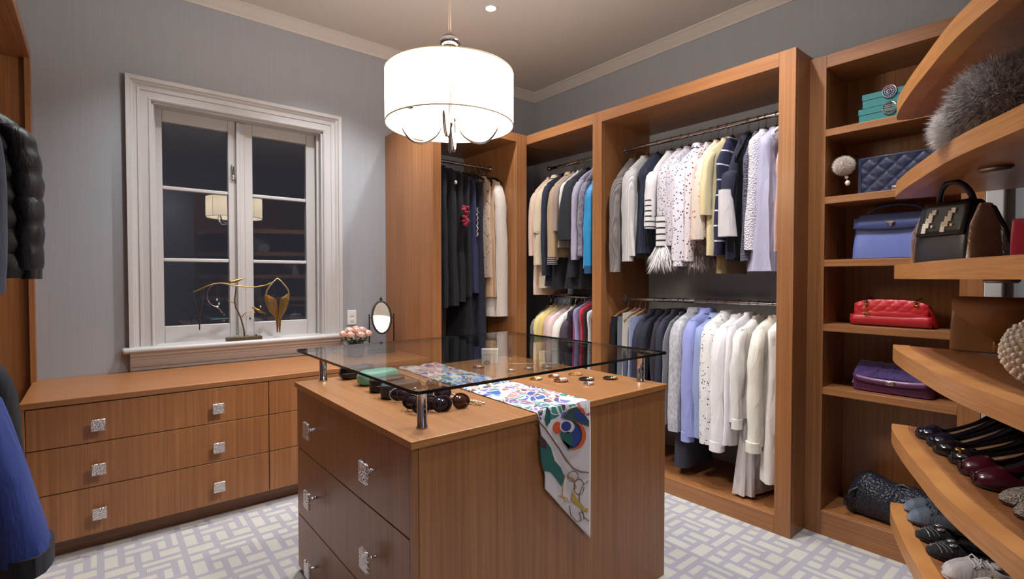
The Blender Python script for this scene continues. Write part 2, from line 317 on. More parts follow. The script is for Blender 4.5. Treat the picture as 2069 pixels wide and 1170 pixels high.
# left wardrobe
cl=thing('wardrobe_cabinet','dark oak wardrobe at the left edge with coats, meeting the dresser','wardrobe',(-.6,2.2,0)); XF=-.262
board(cl,'side_panel',XL,XF-.025,3.895,YW,0,2.56,WZ); board(cl,'face_stile',XF-.025,XF,3.86,YW,0,2.62,WZ); board(cl,'top_rail',XF-.025,XF,.75,3.86,2.56,2.62,WY)
board(cl,'top_panel',XL,XF-.025,.75,3.9,2.56,2.6,WY); board(cl,'side_panel',XL,XF-.025,.70,.74,0,2.56,WZ); board(cl,'floor_panel',XL,XF-.025,.75,3.895,.07,.095,WY); board(cl,'plinth',XF-.03,XF,.75,3.195,0,.095,WY)
board(cl,'back_panel',XL,XL+.015,.74,3.895,.095,2.56,WZ,0)
rod(cl,(-.55,.74,2.2),(-.55,3.895,2.2)); rod(cl,(-.55,.74,1.16),(-.55,3.895,1.16))
# ---------------------------------------------------------------- knobs
def knob(par,x,y,z,ax,s=.028):      # post along -ax, square hammered plate
    m=MB()
    if ax=='y': m.tube([(x,y,z),(x,y-.026,z)],.006,8); k=len(m.v); pl=MB().box(x-s,x+s,y-.036,y-.026,z-s,z+s)
    else: m.tube([(x,y,z),(x-.034,y,z)],.007,8); pl=MB().box(x-.046,x-.034,y-s,y+s,z-s*1.15,z+s*1.15)
    kb=build('knob',pl,HAM,par,bev=.003,world=True); build('knob_post',m,CHROME,par,world=True) if 0 else None
    return kb,m
def drawer(par,front,mat,knobs,ax):
    d=build('drawer',front,mat,par,bev=.0015,world=True)
    for x,y,z in knobs:
        L=Vector(par.location); s=.028
        if ax=='y': pl=MB().box(x-s,x+s,y-.036,y-.026,z-s,z+s).tube([(x,y,z),(x,y-.027,z)],.007,8)
        else: pl=MB().box(x-.046,x-.035,y-s*1.1,y+s*1.1,z-s*1.2,z+s*1.2).tube([(x,y,z),(x-.036,y,z)],.007,8)
        k=build('knob',pl,HAM,par,bev=.002,world=True); k.parent=d
    return d
# ---------------------------------------------------------------- dresser
YD=3.212
d=thing('dresser','long low oak drawer unit under the window with hammered square knobs','dresser',(.8,3.56,0))
board(d,'top_board',-.278,1.868,YD,YW-.001,.742,.771,WX,.002); board(d,'carcass',-.276,1.866,YD+.022,YW-.002,.085,.742,WX); board(d,'end_stile',-.276,-.262,YD+.003,YD+.022,.085,.742,WZ)
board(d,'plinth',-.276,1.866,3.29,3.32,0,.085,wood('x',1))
zs=[(.544,.737),(.325,.540),(.09,.321)]
for a,b in zs:
    zc={.544:.632,.325:.414,.09:.195}[a]
    drawer(d,MB().box(-.26,.779,YD+.004,YD+.024,a,b),WZ,[(-.0,YD+.004,zc),(.516,YD+.004,zc-.004)],'y')
    drawer(d,MB().box(.783,1.864,YD+.004,YD+.024,a,b),WZ,[(1.05,YD+.004,zc),(1.6,YD+.004,zc)],'y')
# ---------------------------------------------------------------- island
ix,iX,iy,iY=.708,1.982,1.322,2.42
isl=thing('island_cabinet','oak drawer island in the middle of the room under raised glass','island',((ix+iX)/2,(iy+iY)/2,0))
board(isl,'top_board',ix-.006,iX+.004,iy-.006,iY+.004,.850,.873,WY,.002); board(isl,'edge_strip',ix-.0065,iX+.0045,iy-.0075,iy-.0055,.8505,.8727,EDGEW,0); board(isl,'edge_strip',ix-.0075,ix-.0055,iy-.0065,iY+.0045,.8505,.8727,EDGEW,0)
board(isl,'carcass',ix+.022,iX-.0,iy,iY,.0,.850,WZ)
build('end_panel',MB().box(ix,ix+.02,iy,iy+.016,0,.849),WZ,isl,world=True)
for a,b,zc in [(.577,.845,.715),(.272,.573,.425),(.02,.268,.13)]:
    drawer(isl,MB().box(ix,ix+.02,iy+.018,iY-.002,a,b),WZ,[(ix,2.16,zc),(ix,1.577,zc)],'x')
# glass top on posts
ZG=1.0147
g=thing('glass_tabletop','clear glass sheet raised on chrome posts above the island','glass top',(1.36,1.9,.875))
gm=MB(); r=.02; a0,a1,b0,b1=.7246,2.0106,1.3273,2.4862
pts=[]
for cx,cy,s0 in ((a1-r,b0+r,-90),(a1-r,b1-r,0),(a0+r,b1-r,90),(a0+r,b0+r,180)):
    for k in range(5): pts.append((cx+r*math.cos(R(s0+k*22.5)),cy+r*math.sin(R(s0+k*22.5))))
n=len(pts); gm.add([(x,y,ZG-.01) for x,y in pts]+[(x,y,ZG) for x,y in pts],[tuple(range(n-1,-1,-1)),tuple(range(n,2*n))]); gm.mi=1
gm.add([(x,y,ZG-.01) for x,y in pts]+[(x,y,ZG) for x,y in pts],[(i,(i+1)%n,n+(i+1)%n,n+i) for i in range(n)])
build('glass_sheet',gm,[TGLASS,EDGE],g,world=True,smooth=False)
for x,y in ((.80,1.426),(.815,2.41-.03),(1.94,1.426),(1.94,2.38)):
    build('glass_post',MB().lathe([(.019,0),(.019,.004),(.0165,.006),(.0165,.121),(.019,.124),(.019,.1305)],(x,y,.874),20),CHROME,g,world=True)
# ---------------------------------------------------------------- curved shelf tower
tw=thing('curved_shelf_tower','oak tower of six curved shelves at the right edge with shoes and bags','shelving',(2.0,-.3,0))
_f=[(2.497,.60),(2.45,.591),(2.386,.572),(2.30,.540),(2.14,.474),(2.01,.415),(1.87,.352),(1.76,.297),(1.665,.24),(1.59,.19),(1.50,.131),(1.42,.068),(1.34,-.01),(1.27,-.11),(1.22,-.25),(1.2,-.5),(1.2,-.8)]
front=[]
for i in range(len(_f)-1):
    p0,p1,p2,p3=[Vector(_f[max(0,min(len(_f)-1,i+k))]+(0,)) for k in (-1,0,1,2)]
    for k in range(3):
        u=k/3; q=.5*((2*p1)+(-p0+p2)*u+(2*p0-5*p1+4*p2-p3)*u*u+(-p0+3*p1-3*p2+p3)*u**3); front.append((q.x,q.y))
front.append(_f[-1])
outl=front+[(2.525,-.8),(2.525,.56),(2.515,.59)]
SH=[(.382,.437),(.704,.759),(1.028,1.081),(1.348,1.400),(1.668,1.719),(1.984,2.040)]
def inner(pts,off):
    out=[]
    for i in range(len(pts)):
        a=Vector(pts[max(i-1,0)]); b=Vector(pts[min(i+1,len(pts)-1)]); t=(b-a).normalized(); nrm=Vector((-t.y,t.x)); out.append((pts[i][0]+nrm.x*off*1,pts[i][1]+nrm.y*off))
    return out
inn=inner(front,.05)
for k,(a,b) in enumerate(SH):
    sh=build('shelf',MB().prism(outl,a,b-.004),wood('y'),tw,bev=.0,world=True,smooth=True)
    lip=MB(); n=len(front); vs=[(x,y,a-.0005) for x,y in front]+[(x,y,b) for x,y in front]+[(x,y,b) for x,y in inn]
    ff=[]; 
    f1=inner(front,-.003); vs=[(x,y,a-.001) for x,y in f1]+[(x,y,b) for x,y in f1]+[(x,y,b) for x,y in inn]+[(x,y,a-.001) for x,y in inn]
    for i in range(n-1):
        for q in range(4):
            r0=q*n; r1=((q+1)%4)*n; ff.append((r0+i,r0+i+1,r1+i+1,r1+i))
    ff+=[(0,n,2*n,3*n),(n-1,4*n-1,3*n-1,2*n-1)]
    l=build('edge_band',lip.add(vs,ff),EDGEW,tw,world=True); l.parent=sh
for k in (3,4,5):
    p_=Vector(((1.98,2.0,2.05)[k-3],(.23,.25,.27)[k-3],SH[k][0]))
    build('puck_light',MB().lathe([(.038,0),(.04,-.006),(.034,-.012),(.001,-.012)],(p_.x,p_.y,p_.z),20),plain('dull_steel',(150,150,150),.35,.9),tw,world=True)
board(tw,'side_panel',2.525,2.56,-.84,.02,0,2.62,WZ); board(tw,'back_panel',1.15,2.525,-.84,-.8,0,2.62,WX)
# ================================================================ LAMPS
LZ0,LZ1,LR=2.007,2.223,.272; lx,ly=LAMP
def smoothp(P,k=4):
    P=[Vector(p) for p in P]; out=[]
    for i in range(len(P)-1):
        p0,p1,p2,p3=[P[max(0,min(len(P)-1,i+j))] for j in (-1,0,1,2)]
        for q in range(k): u=q/k; out.append(.5*((2*p1)+(-p0+p2)*u+(2*p0-5*p1+4*p2-p3)*u*u+(-p0+3*p1-3*p2+p3)*u**3))
    return out+[P[-1]]
ch=thing('drum_chandelier','glowing white drum pendant lamp with chrome arms over the island','pendant lamp',(lx,ly,LZ0))
def shade_mat():
    m=NT('lit_silk_shade'); m.t.nodes.remove(m.b); tl=m.n('BsdfTranslucent'); tl.inputs[0].default_value=lin((250,240,220)); df=m.n('BsdfDiffuse'); df.inputs[0].default_value=lin((240,228,205))
    em=m.n('Emission'); em.inputs[0].default_value=lin((255,244,224)); em.inputs[1].default_value=2.4
    mx=m.n('MixShader'); mx.inputs[0].default_value=.5; m.t.links.new(tl.outputs[0],mx.inputs[1]); m.t.links.new(df.outputs[0],mx.inputs[2]); ad=m.n('AddShader'); m.t.links.new(mx.outputs[0],ad.inputs[0]); m.t.links.new(em.outputs[0],ad.inputs[1]); m.t.links.new(ad.outputs[0],m.out.inputs[0]); return m.mat
SHM=shade_mat()
sm=MB(); N=72
rin=[[(LR*math.cos(2*math.pi*k/N),LR*math.sin(2*math.pi*k/N),z) for k in range(N)] for z in (0,.216)]
sm.loft(rin,True,(0,0)); build('lamp_shade',sm,SHM,ch,solid=.0015)
pipe=plain('shade_trim',(214,200,178),.6)
for z in (0,.216): build('shade_trim',MB().tube([(LR*math.cos(2*math.pi*k/N),LR*math.sin(2*math.pi*k/N),z) for k in range(N)],.0032,6,True),pipe,ch)
for k in range(4):
    a=R(-127+90*k+5) ; build('shade_seam',MB().tube([((LR+.001)*math.cos(a),(LR+.001)*math.sin(a),0),((LR+.001)*math.cos(a),(LR+.001)*math.sin(a),.216)],.0018,6),pipe,ch)
build('center_stem',MB().lathe([(.003,-.118),(.008,-.10),(.007,-.055),(.010,-.05),(.008,-.01),(.016,.0),(.016,.03),(.009,.05),(.009,.2),(.009,.26),(.046,.268),(.048,.318),(.036,.326),(.034,.334),(.042,.340),(.044,.354),(.038,.366),(.03,.372),(.03,.378),(.008,.386),(.004,.39)],(0,0,0),20),CHROME,ch)
for k in range(4):
    a=R(-39.4+90*k); c_,s_=math.cos(a),math.sin(a)
    arm=[(.012,.10),(.028,.03),(.05,-.03),(.085,-.062),(.125,-.074),(.165,-.062),(.198,-.02),(.205,.02),(.192,.05),(.178,.07)]
    o=build('lamp_arm',MB().tube(smoothp([(c_*r,s_*r,z) for r,z in arm]),[.004+.0035*math.sin(math.pi*i/36)**2 for i in range(37)],8).lathe([(.004,0),(.022,.006),(.024,.012),(.008,.014)],(c_*.178,s_*.178,.07),14),CHROME,ch)
    b=build('candle_bulb',MB().lathe([(.006,0),(.009,.01),(.016,.03),(.012,.055),(.002,.075)],(c_*.178,s_*.178,.084),12),emit('bulb_glow',(255,228,190),9.0),ch); b.parent=o
build('support_spider',MB().tube([(-LR,0,.21),(LR,0,.21)],.0025,6).tube([(0,-LR,.21),(0,LR,.21)],.0025,6),CHROME,ch)
build('cord',MB().tube([(.004,0,.385),(.004,.0,CEIL-LZ0-.02)],.0028,6).tube([(-.005,0,.385),(-.002,.003,.5),(-.006,0,.8),(-.005,0,CEIL-LZ0-.02)],.0018,6),plain('clear_cord',(200,185,180),.3),ch)
build('canopy',MB().lathe([(.01,-.03),(.055,-.022),(.062,-.001)],(0,0,CEIL-LZ0),20),CHROME,ch)
DM=emit('downlight_glow',(255,236,208),14.0)
dl=['above the wide wardrobe bay, right of the pendant lamp','over the floor in front of the wide wardrobe bay','between the pendant lamp and window wall','above the left part of the window','over the floor left of the island','added as fill light before the curved shelf tower','added as fill light at the near left end']  # final two fixtures are unseen, put in to fill shelves and island front
for i,(x,y) in enumerate(DOWN):
    t=thing('recessed_downlight','small round recessed ceiling spotlight '+dl[i],'ceiling light',(x,y,CEIL),0,'recessed ceiling spots')
    build('trim_ring',MB().lathe([(.034,-.002),(.04,-.006),(.052,-.004),(.054,0)],(0,0,0),24,caps=(0,0)),TRIM,t)
    build('lens',MB().lathe([(.002,-.0035),(.036,-.003),(.036,-.001)],(0,0,0),20),DM,t)
# ================================================================ CLOTHES
def ring(w,t,z,n,fold,k,ph,lean=0.0,e=.75,cx=0.0,cy=0.0):
    out=[]
    for j in range(n):
        a=2*math.pi*j/n; c,s=math.cos(a),math.sin(a)
        x=w*abs(c)**e*(1 if c>=0 else -1); y=t*abs(s)**.9*(1 if s>=0 else -1)
        q=fold*(math.sin(k*a+ph)+.5*math.sin((k*1.7)*a+2.1*ph))
        out.append((cx+x*(1+q*.15),cy+y*(1+q)+lean,z))
    return out
def wob(mb,amp,sc,seed,k0=0):
    amp*=1.5
    for i in range(k0,len(mb.v)):
        p=Vector(mb.v[i]); d=noise.noise_vector(Vector((p.x*sc+seed,p.y*sc,p.z*sc*.55))); mb.v[i]=(p.x+d.x*amp,p.y+d.y*amp,p.z+d.z*amp*.3)
AX={'b':0.0,'a':R(90),'l':R(180)}
HM={'black':plain('black_velvet',(20,18,20),.8),'white':plain('white_plastic_hanger',(226,224,222),.4),'grey':plain('grey_plastic_hanger',(168,166,164),.35),'wood':plain('wooden_hanger',(146,112,84),.45)}
def hanger(pos,ax,w,col,label,group,drop=.055,skew=0,t=.008,bar=True):
    h=thing('clothes_hanger',label,'hanger',pos,AX[ax]+skew,group)
    r=.0185; hk=[(r*math.cos(R(a)),0,r*math.sin(R(a))+.002) for a in range(-20,181,25)][::-1]
    hk=[(-r,0,-.012)]+hk[:] ; hk2=hk[::-1]+[] 
    path=[(-r*.9,0,-.012)]+[(-r*math.cos(R(a)),0,r*math.sin(R(a))) for a in range(0,200,25)]+[(.006,0,-.03),(0,0,-.045),(0,0,-.075)]
    build('hook',MB().tube(path,.0018,5),STEEL,h)
    zc=-.075; pts=[(-w,0,zc-drop-.045),(-w*.55,0,zc-drop*.62-.012),(-.03,0,zc-.012),(0,0,zc+.004),(.03,0,zc-.012),(w*.55,0,zc-drop*.62-.012),(w,0,zc-drop-.045)]
    mb=MB()
    rings=[[(x+(0),y+sy*t,z+sz*.011) for sy,sz in ((-1,-.6),(-1,.6),(-.4,1),(.4,1),(1,.6),(1,-.6),(.4,-1),(-.4,-1))] for x,y,z in pts]
    mb.loft(rings)
    if bar: mb.tube([(-w,0,zc-drop-.045),(-w*.9,0,zc-drop-.075),(w*.9,0,zc-drop-.075),(w,0,zc-drop-.045)],.005,6)
    build('hanger_body',mb,HM[col],h); return h
cnt=[0]
def garment(name,label,cat,group,pos,ax,mat,w=.2,t=.035,zs=-.17,L=.6,kind='top',sl=None,st=None,flare=1.05,ft=1.15,fold=.12,k=5,puff=0,collar=None,cuff=None,cuffm=None,skew=None,hang='black',hemz=0,slm=None,seed=None,neck=.06,wobn=.006,sflare=1.0,out=0,lab2=None,open_=0):
    cnt[0]+=1; sd=seed if seed else cnt[0]*3.7; rnd=random.Random(int(sd*10))
    skew=(rnd.uniform(-4,4)) if skew is None else skew
    g=thing(name,label,cat,pos,AX[ax]+R(skew),group)
    n=30; ph=rnd.uniform(0,6); mb=MB(); rings=[]
    zn=max(zs+.055,-.097)
    if kind=='strap':      # straps over a low neckline
        lev=[(0,.86),(.06,.9),(.3,.92),(.6,1.0),(.85,flare),(1,flare*1.02)]
        for u,f in lev: rings.append(ring(w*f,t*(.55+ft*.5*u),zs-L*u,n,fold*(.15+u),k,ph))
        for s in (-1,1): build('strap',MB().tube([(s*w*.6,-t*.3,zs-.01),(s*w*.5,0,zs+.05),(s*w*.62,0,-.125)],.004,5),mat,g)
    elif kind=='fold':     # trousers folded over the bar
        lev=[(0,.93,.5),(.03,1,.85),(.4,1.0,1.0),(1,flare,ft)]
        for u,f,q in lev: rings.append(ring(w*f,t*q,zs-L*u,n,fold*u,k,ph,e=.45))
    elif kind=='clip':     # trousers or skirt hanging from clips
        for u,f,q in [(0,1,.35),(.02,1.0,.45),(.06,1.0,.7),(.4,1.02,.95),(1,flare,ft)]: rings.append(ring(w*f,t*q,zs-L*u,n,fold*(.2+u),k,ph,e=.5))
    else:
        rings.append(ring(neck*.9,t*.5,zn+.016,n,.02,k,ph)); rings.append(ring(neck,t*.62,zn,n,.02,k,ph))
        for q_ in (.25,.5,.75,.93):
            x_=neck+(w-neck)*q_; rings.append(ring(x_,t*(.62+.28*q_),zn+(zs+.004-zn)*q_**1.15,n,.03,k,ph))
        rings.append(ring(w*.99,t*.9,zs-.03,n,.05,k,ph))
        m=36 if puff else 9
        for i in range(1,m+1):
            u=i/m; bulge=(1+puff*abs(math.sin(u*math.pi*6))**.6) if puff else 1
            rings.append(ring(w*(.93+(flare-.93)*u)*(1+(bulge-1)*.3),t*(.9+(ft-.9)*u)*bulge,zs-.02-(L-.02)*u,n,fold*(.25+.9*u),k,ph))
    mb.loft(rings,True,(1,0)); wob(mb,wobn,9,sd); wob(mb,wobn*.45,26,sd+3)
    # hollow hem
    zb=min(v[2] for v in mb.v); mb.add([(v[0]*.97,v[1]*.9,v[2]+.006) for v in mb.v[-n:]],[tuple(range(n-1,-1,-1))])
    body=build('body',mb,mat,g)
    if sl:
        st=st or t
        for s in (-1,1):
            sm=MB(); rg=[]; m=40 if puff else 9; sw_=rnd.uniform(-.3,.3)*st
            for i in range(m+1):
                u=((i/m)**1.5 if i<4 else .296+(i-4)/(m-4)*.704) if m==9 else i/m; z=zs+.012-sl*u; cx=s*(w*.93-.034*(1-min(1,u*5))**2+.006+.030*math.sin(min(1,u*1.6)*1.57)-.01*u+out*u); rr=(1-.12*u)*(1+(sflare-1)*u)*(1+(puff*abs(math.sin(u*math.pi*6.0))**.6 if puff else 0))
                if i==0: rr*=.35
                if i==1: rr*=.8
                if i==2: rr*=.95
                rg.append(ring(.045*rr,st*rr,z,16,.10*(.3+u),3,ph+s,e=.9,cx=cx,cy=sw_*u+rnd.uniform(-.001,.001)))
            sm.loft(rg); wob(sm,wobn*1.0,12,sd+s*5); wob(sm,wobn*.4,34,sd+s); build('sleeve',sm,slm or mat,g)
            if cuff:
                cx=s*(w*.93+.012+.03-.01+out); cm=MB().loft([ring(.040*cuff,st*.88*cuff,zs+.012-sl-.028*i+.02,16,.05,3,ph,e=.9,cx=cx) for i in range(3)]); build('cuff',cm,cuffm or slm or mat,g)
    if collar:
        build('collar',MB().loft([ring(neck*1.5,t*.8,zn-.012,20,.02,3,0),ring(neck*1.2,t*.75,zn+.018,20,.02,3,0),ring(neck*.95,t*.6,zn+.022,20,.02,3,0),ring(neck*.8,t*.5,zn-.005,20,.02,3,0)],True,(0,0)),mat if collar is True else collar,g)
    if hang:
        hl=lab2 or (('slim ' if hang=='black' else 'slim ')+hang+' hanger under the '+' '.join(label.split()[:8]))
        hanger(pos,ax,w*(.86 if kind=='top' else .97),hang,hl,'hangers on the rails',drop=max(.02,-(zs+.075)-(.038 if kind=='top' else .06) if kind not in('fold','clip') else .03),skew=R(skew))
    return g,body
def rail(sec,px,yt,yb,wpx,label,name,cat,mat,w=.2,sl='full',body=None,**kw):
    """sec: b1/b2 right-wall rails, a corner rail; px,yt,yb read where the near edge of the garment hangs"""
    sleeve=sl is not None; near=w+(.035 if sleeve else 0)
    if sec[0]=='b':
        P=RX-near; f=lambda y,x=px: at(x,y,'X',P); i=1; rz=RZ1 if sec[-1]=='1' else RZ2
        A=at(px-wpx/2,(yt+yb)/2,'X',P).y; B=at(px+wpx/2,(yt+yb)/2,'X',P).y; v=(A+B)/2; t=abs(A-B)/2; pos=(RX,v,rz); ax='b'
    else:
        P=RY1-near; f=lambda y,x=px: at(x,y,'Y',P); rz=2.29
        A=at(px-wpx/2,(yt+yb)/2,'Y',P).x; B=at(px+wpx/2,(yt+yb)/2,'Y',P).x; v=(A+B)/2; t=abs(A-B)/2; pos=(v,RY1,rz); ax='a'
    z0=f(yt).z; z1=f(yb).z; zs=min(z0-rz,-.08); ln=(z0-z1)
    L=(z0-f(body).z) if body else (ln if not sleeve else ln*1.0)
    grp={'b11':'clothes on the upper rail of the narrow bay','b12':'clothes on the lower rail of the narrow bay','b31':'clothes on the upper rail of the wide bay','b32':'clothes on the lower rail of the wide bay','a':'gowns on the corner rail'}[sec]
    return garment(name,label,cat,grp,pos,ax,mat,w=w,t=max(t*kw.pop('tk',.9),.012),zs=zs,L=L,sl=(ln if sl=='full' else (z0-f(sl).z if sl else None)),st=max(t*.98,.014),**kw)
GR=cloth((128,118,114),'rib'); WK=cloth((222,216,214),'rib'); NV=cloth((30,32,52)); BK=cloth((22,20,28)); WH=cloth((226,220,220)); NVR=cloth((34,42,66),'rib')
SATB=cloth((20,18,24),None,None,1,.35); SL=cloth((84,86,104))
q='on the upper rail of the wide bay'
# --- wide bay, upper rail (left to right)
rail('b31',1239,358,553,21,'grey rib knit long-sleeve sweater, leftmost on the wide bay upper rail','knit_sweater','sweater',GR,w=.20,body=520,fold=.08,hang='wood')
rail('b31',1263,342,521,24,'white rib knit sweater beside the grey one','knit_sweater','sweater',WK,w=.20,body=500,fold=.08,hang='wood',cuff=.9)
rail('b31',1292,348,512,36,'chunky navy cable knit pullover hanging beside the white knit','knit_sweater','sweater',NVR,w=.205,sl=None,body=512,fold=.10,k=7)
g,_=rail('b31',1314,345,460,23,'white sweater with thin black stripes on its sleeves','knit_sweater','sweater',cloth((220,214,214),'knit'),w=.20,body=440,fold=.06,hang='black',slm=cloth((220,214,214),'knit'))
sb=cloth((222,216,214),'bands',(40,36,46),1.5)
g2,b2=rail('b31',1335,330,470,30,'sheer white dotted blouse with striped feather-trimmed sleeve','dotted_blouse','blouse',cloth((206,198,204),'dots',(60,52,64),.75),w=.195,body=532,fold=.2,sflare=1.1,k=8,ft=1.4)
rail('b31',1351,322,500,24,'fuller white dotted blouse behind the striped feather sleeve','dotted_blouse','blouse',cloth((204,196,204),'dots',(70,60,74),.75),w=.195,body=530,fold=.18,k=7,ft=1.2)
rail('b31',1374,322,530,26,'white blouse with tiny navy dots, full sleeve','dotted_blouse','blouse',cloth((226,220,228),'dots',(60,60,96),1.0),w=.20,body=537,fold=.16,sflare=1.15,cuff=.9,collar=True)
rail('b31',1393,318,532,17,'slim white shirt with dark red spots','dotted_shirt','shirt',cloth((226,214,214),'dots',(110,50,60),1.1),w=.20,body=540,fold=.12)
rail('b31',1409,318,488,22,'peach floral print blouse with long sleeves','floral_blouse','blouse',cloth((224,206,190),'floral',(196,110,70),1.2,.85,(214,170,150)),w=.20,body=480,fold=.14,sflare=1.1)
rail('b31',1428,305,450,20,'cream yellow knit top with three-quarter sleeve','knit_blouse','top',cloth((224,206,160),'knit'),w=.20,sl=438,body=516,fold=.06,hang='white')
rail('b31',1446,330,515,20,'navy top with thin white stripes','striped_camisole','top',cloth((36,36,66),'stripes',(210,206,220),1.2),w=.19,sl=None,body=515,fold=.12,kind='top')
gg,_=rail('b31',1468,345,528,24,'navy dress with one large white panel','panelled_dress','dress',cloth((34,34,56)),w=.20,sl=420,body=525,fold=.14,slm=cloth((34,34,56)))
rail('b31',1483,322,520,20,'black satin sleeveless top beside the navy dress','satin_camisole','top',SATB,w=.17,sl=None,kind='strap',fold=.15)
rail('b31',1500,322,527,26,'grey tweed sleeveless dress with silver sparkle','tweed_dress','dress',cloth((104,98,112),'tweed',(54,50,66),1.2),w=.185,sl=None,fold=.08,k=4)
rail('b31',1516,285,505,28,'white lace sleeveless top right of the grey tweed','lace_camisole','top',cloth((232,226,230),'scales',(206,198,206),.6),w=.18,sl=None,fold=.16,hang='black',flare=1.15)
rail('b31',1540,285,548,40,'lavender sheer ruffled sleeveless blouse, flared hem','ruffled_blouse','blouse',cloth((176,172,196),None,None,1,.6),w=.17,sl=None,fold=.32,k=9,ft=1.6,hang='black',flare=1.2)
rail('b31',1570,330,508,16,'peach sleeveless top at the right end of the upper rail','camisole','top',cloth((222,176,158)),w=.18,sl=None,fold=.1)
# feather and fur trims, skirts hanging lower
def tuft(name,label,cat,pos,rx,ry,L,nn,mat,seed,group=None,par=None,down=.9,wd=.0022,sph=0):
    rnd=random.Random(seed); mb=MB()
    for i in range(nn):
        a=rnd.uniform(0,6.283); 
        if sph: 
            u=Vector((rnd.gauss(0,1),rnd.gauss(0,1),rnd.gauss(0,1))).normalized(); b=Vector((u.x*rx,u.y*ry,u.z*sph)); d=(u+Vector((rnd.gauss(0,.35),rnd.gauss(0,.35),rnd.gauss(0,.35)-.15))).normalized()
        else:
            rr=rnd.random()**.5; b=Vector((rx*rr*math.cos(a),ry*rr*math.sin(a),rnd.uniform(-.4,0)*L)); d=Vector((math.cos(a)*(1-down)*2*rr,math.sin(a)*(1-down)*2*rr,-1)).normalized()
        ll=L*rnd.uniform(.55,1.05); s=d.cross(Vector((rnd.gauss(0,1),rnd.gauss(0,1),rnd.gauss(0,1)))).normalized()*wd; m_=b+d*ll*.55+s*rnd.uniform(-1,1); e=b+d*ll+Vector((rnd.gauss(0,1),rnd.gauss(0,1),-.5))*ll*.08
        mb.add([b-s,b+s,m_+s*.8,m_-s*.8,e],[(0,1,2,3),(3,2,4)])
    if par is not None: o=build(name,mb,mat,par,smooth=False); o.location=pos; return o
    o=build(name,mb,mat,None,smooth=False); o.location=pos; return tag(o,label,cat,group)
zq=lambda px,py:at(px,py,'X',2.775).z-RZ1
fe=cloth((232,226,224),None,None,1,.9)
tuft('feather_cuff',None,None,(-.226,-.0,zq(1328,492)),.034,.034,.15,900,fe,3,par=g2,down=.72)
za,zb_=zq(1328,438),zq(1328,500); sw=MB().loft([ring(.047,.031,za+(zb_-za)*i/5,18,.10,3,1,cx=-.226) for i in range(6)]); build('striped_cuff',sw,sb,g2)
za,zb_=zq(1314,402),zq(1314,462); sw=MB().loft([ring(.045+.002*i/5,.025,za+(zb_-za)*i/5,18,.08,3,1,cx=-.226) for i in range(6)]); build('striped_cuff',sw,cloth((222,216,214),'bands',(40,36,46),1.3),g)
tag(bpy.data.objects[g2.name],'sheer white dotted blouse with striped feather-trimmed sleeve','blouse','clothes on the upper rail of the wide bay')
for px,py,lab,c in ((1325,512,'black feather-trimmed skirt under the white feather cuff',(24,22,30)),(1366,518,'black feathered skirt peeking below the tiny-dot blouse',(30,28,38))):
    p=at(px,py,'X',2.93); s=thing('feather_skirt',lab,'skirt',(2.98,p.y,p.z+.10),0,'dark skirts on the wide bay upper rail')
    build('skirt',MB().loft([ring(.13+.02*i/6,.02+.008*i/6,.25-.25*i/6,24,.15,6,2,cx=.05) for i in range(7)]),BK,s); tuft('feathers',None,None,(0.02,0,.02),.15,.035,.15,500,cloth(c),5+px,par=s,down=.86)
p=at(1408,520,'X',2.86); s=thing('fur_trim_skirt','brown speckled furry skirt below the peach floral blouse','skirt',(2.98,p.y,p.z),0)
build('skirt',MB().loft([ring(.15,.032+.012*math.sin(i),.10-.17*i/6,24,.2,6,2) for i in range(7)]),cloth((150,132,126),'dots',(80,66,64),.7),s); tuft('fur',None,None,(-.02,0,.06),.15,.04,.13,700,cloth((160,142,134),'melange',(92,76,72)),9,par=s,down=.8)
rail('b31',1452,505,553,26,'olive brown short skirt below the cream knit top','short_skirt','skirt',cloth((138,114,76)),w=.15,sl=None,kind='fold',fold=.1,hang=None)
p=at(1462,430,'X',2.82)
wp=MB().loft([[(-.235-.0,-.05+.04*j/5-(.02 if i>3 else 0),-.35-.075*i-.03*j/5*0) for j in range(6)] for i in range(4)],False); 
za,zb_=zq(1462,385),zq(1462,478); wp=MB().loft([ring(.050+.002*i,.026+.003*i,za+(zb_-za)*i/5,18,.22,3,1,cx=-.230+.006*i) for i in range(6)]); build('white_panel',wp,cloth((222,216,218)),gg)
h=at(1563,280,'X',2.84); hanger((RX,h.y,RZ1),'b',.18,'white','white empty hanger at the right end of the upper rail',None,.03)
# --- wide bay, lower rail
TR='clipped'
rail('b32',1236,640,800,12,'black trousers clipped at the left end of the lower rail','trousers','trousers',BK,w=.18,sl=None,kind='clip',fold=.05,hang='wood',body=860)
rail('b32',1249,640,800,22,'slate grey trousers near the left end of the lower rail','trousers','trousers',cloth((92,96,108)),w=.19,sl=None,kind='clip',fold=.08,hang='wood',body=870)
rail('b32',1260,632,800,8,'cream trousers between slate grey and pale blue ones','trousers','trousers',cloth((206,196,180)),w=.18,sl=None,kind='clip',fold=.05,hang='wood',body=850)
rail('b32',1271,640,800,10,'pale blue trousers beside the cream pair','trousers','trousers',cloth((150,160,200)),w=.18,sl=None,kind='clip',fold=.05,hang='wood',body=850)
rail('b32',1283,650,860,18,'navy blazer, first dark jacket from the left','blazer','jacket',cloth((28,30,48)),w=.19,collar=True,body=850)
rail('b32',1300,652,850,18,'black-blue blazer, second dark jacket from the left','blazer','jacket',cloth((22,22,36)),w=.19,collar=True,body=850)
rail('b32',1316,650,860,14,'dark plum jacket, third dark jacket from the left','blazer','jacket',cloth((36,26,38)),w=.19,collar=True,body=850)
rail('b32',1331,650,850,16,'charcoal navy jacket beside the thin grey top','blazer','jacket',cloth((38,38,54)),w=.19,collar=True,body=850)
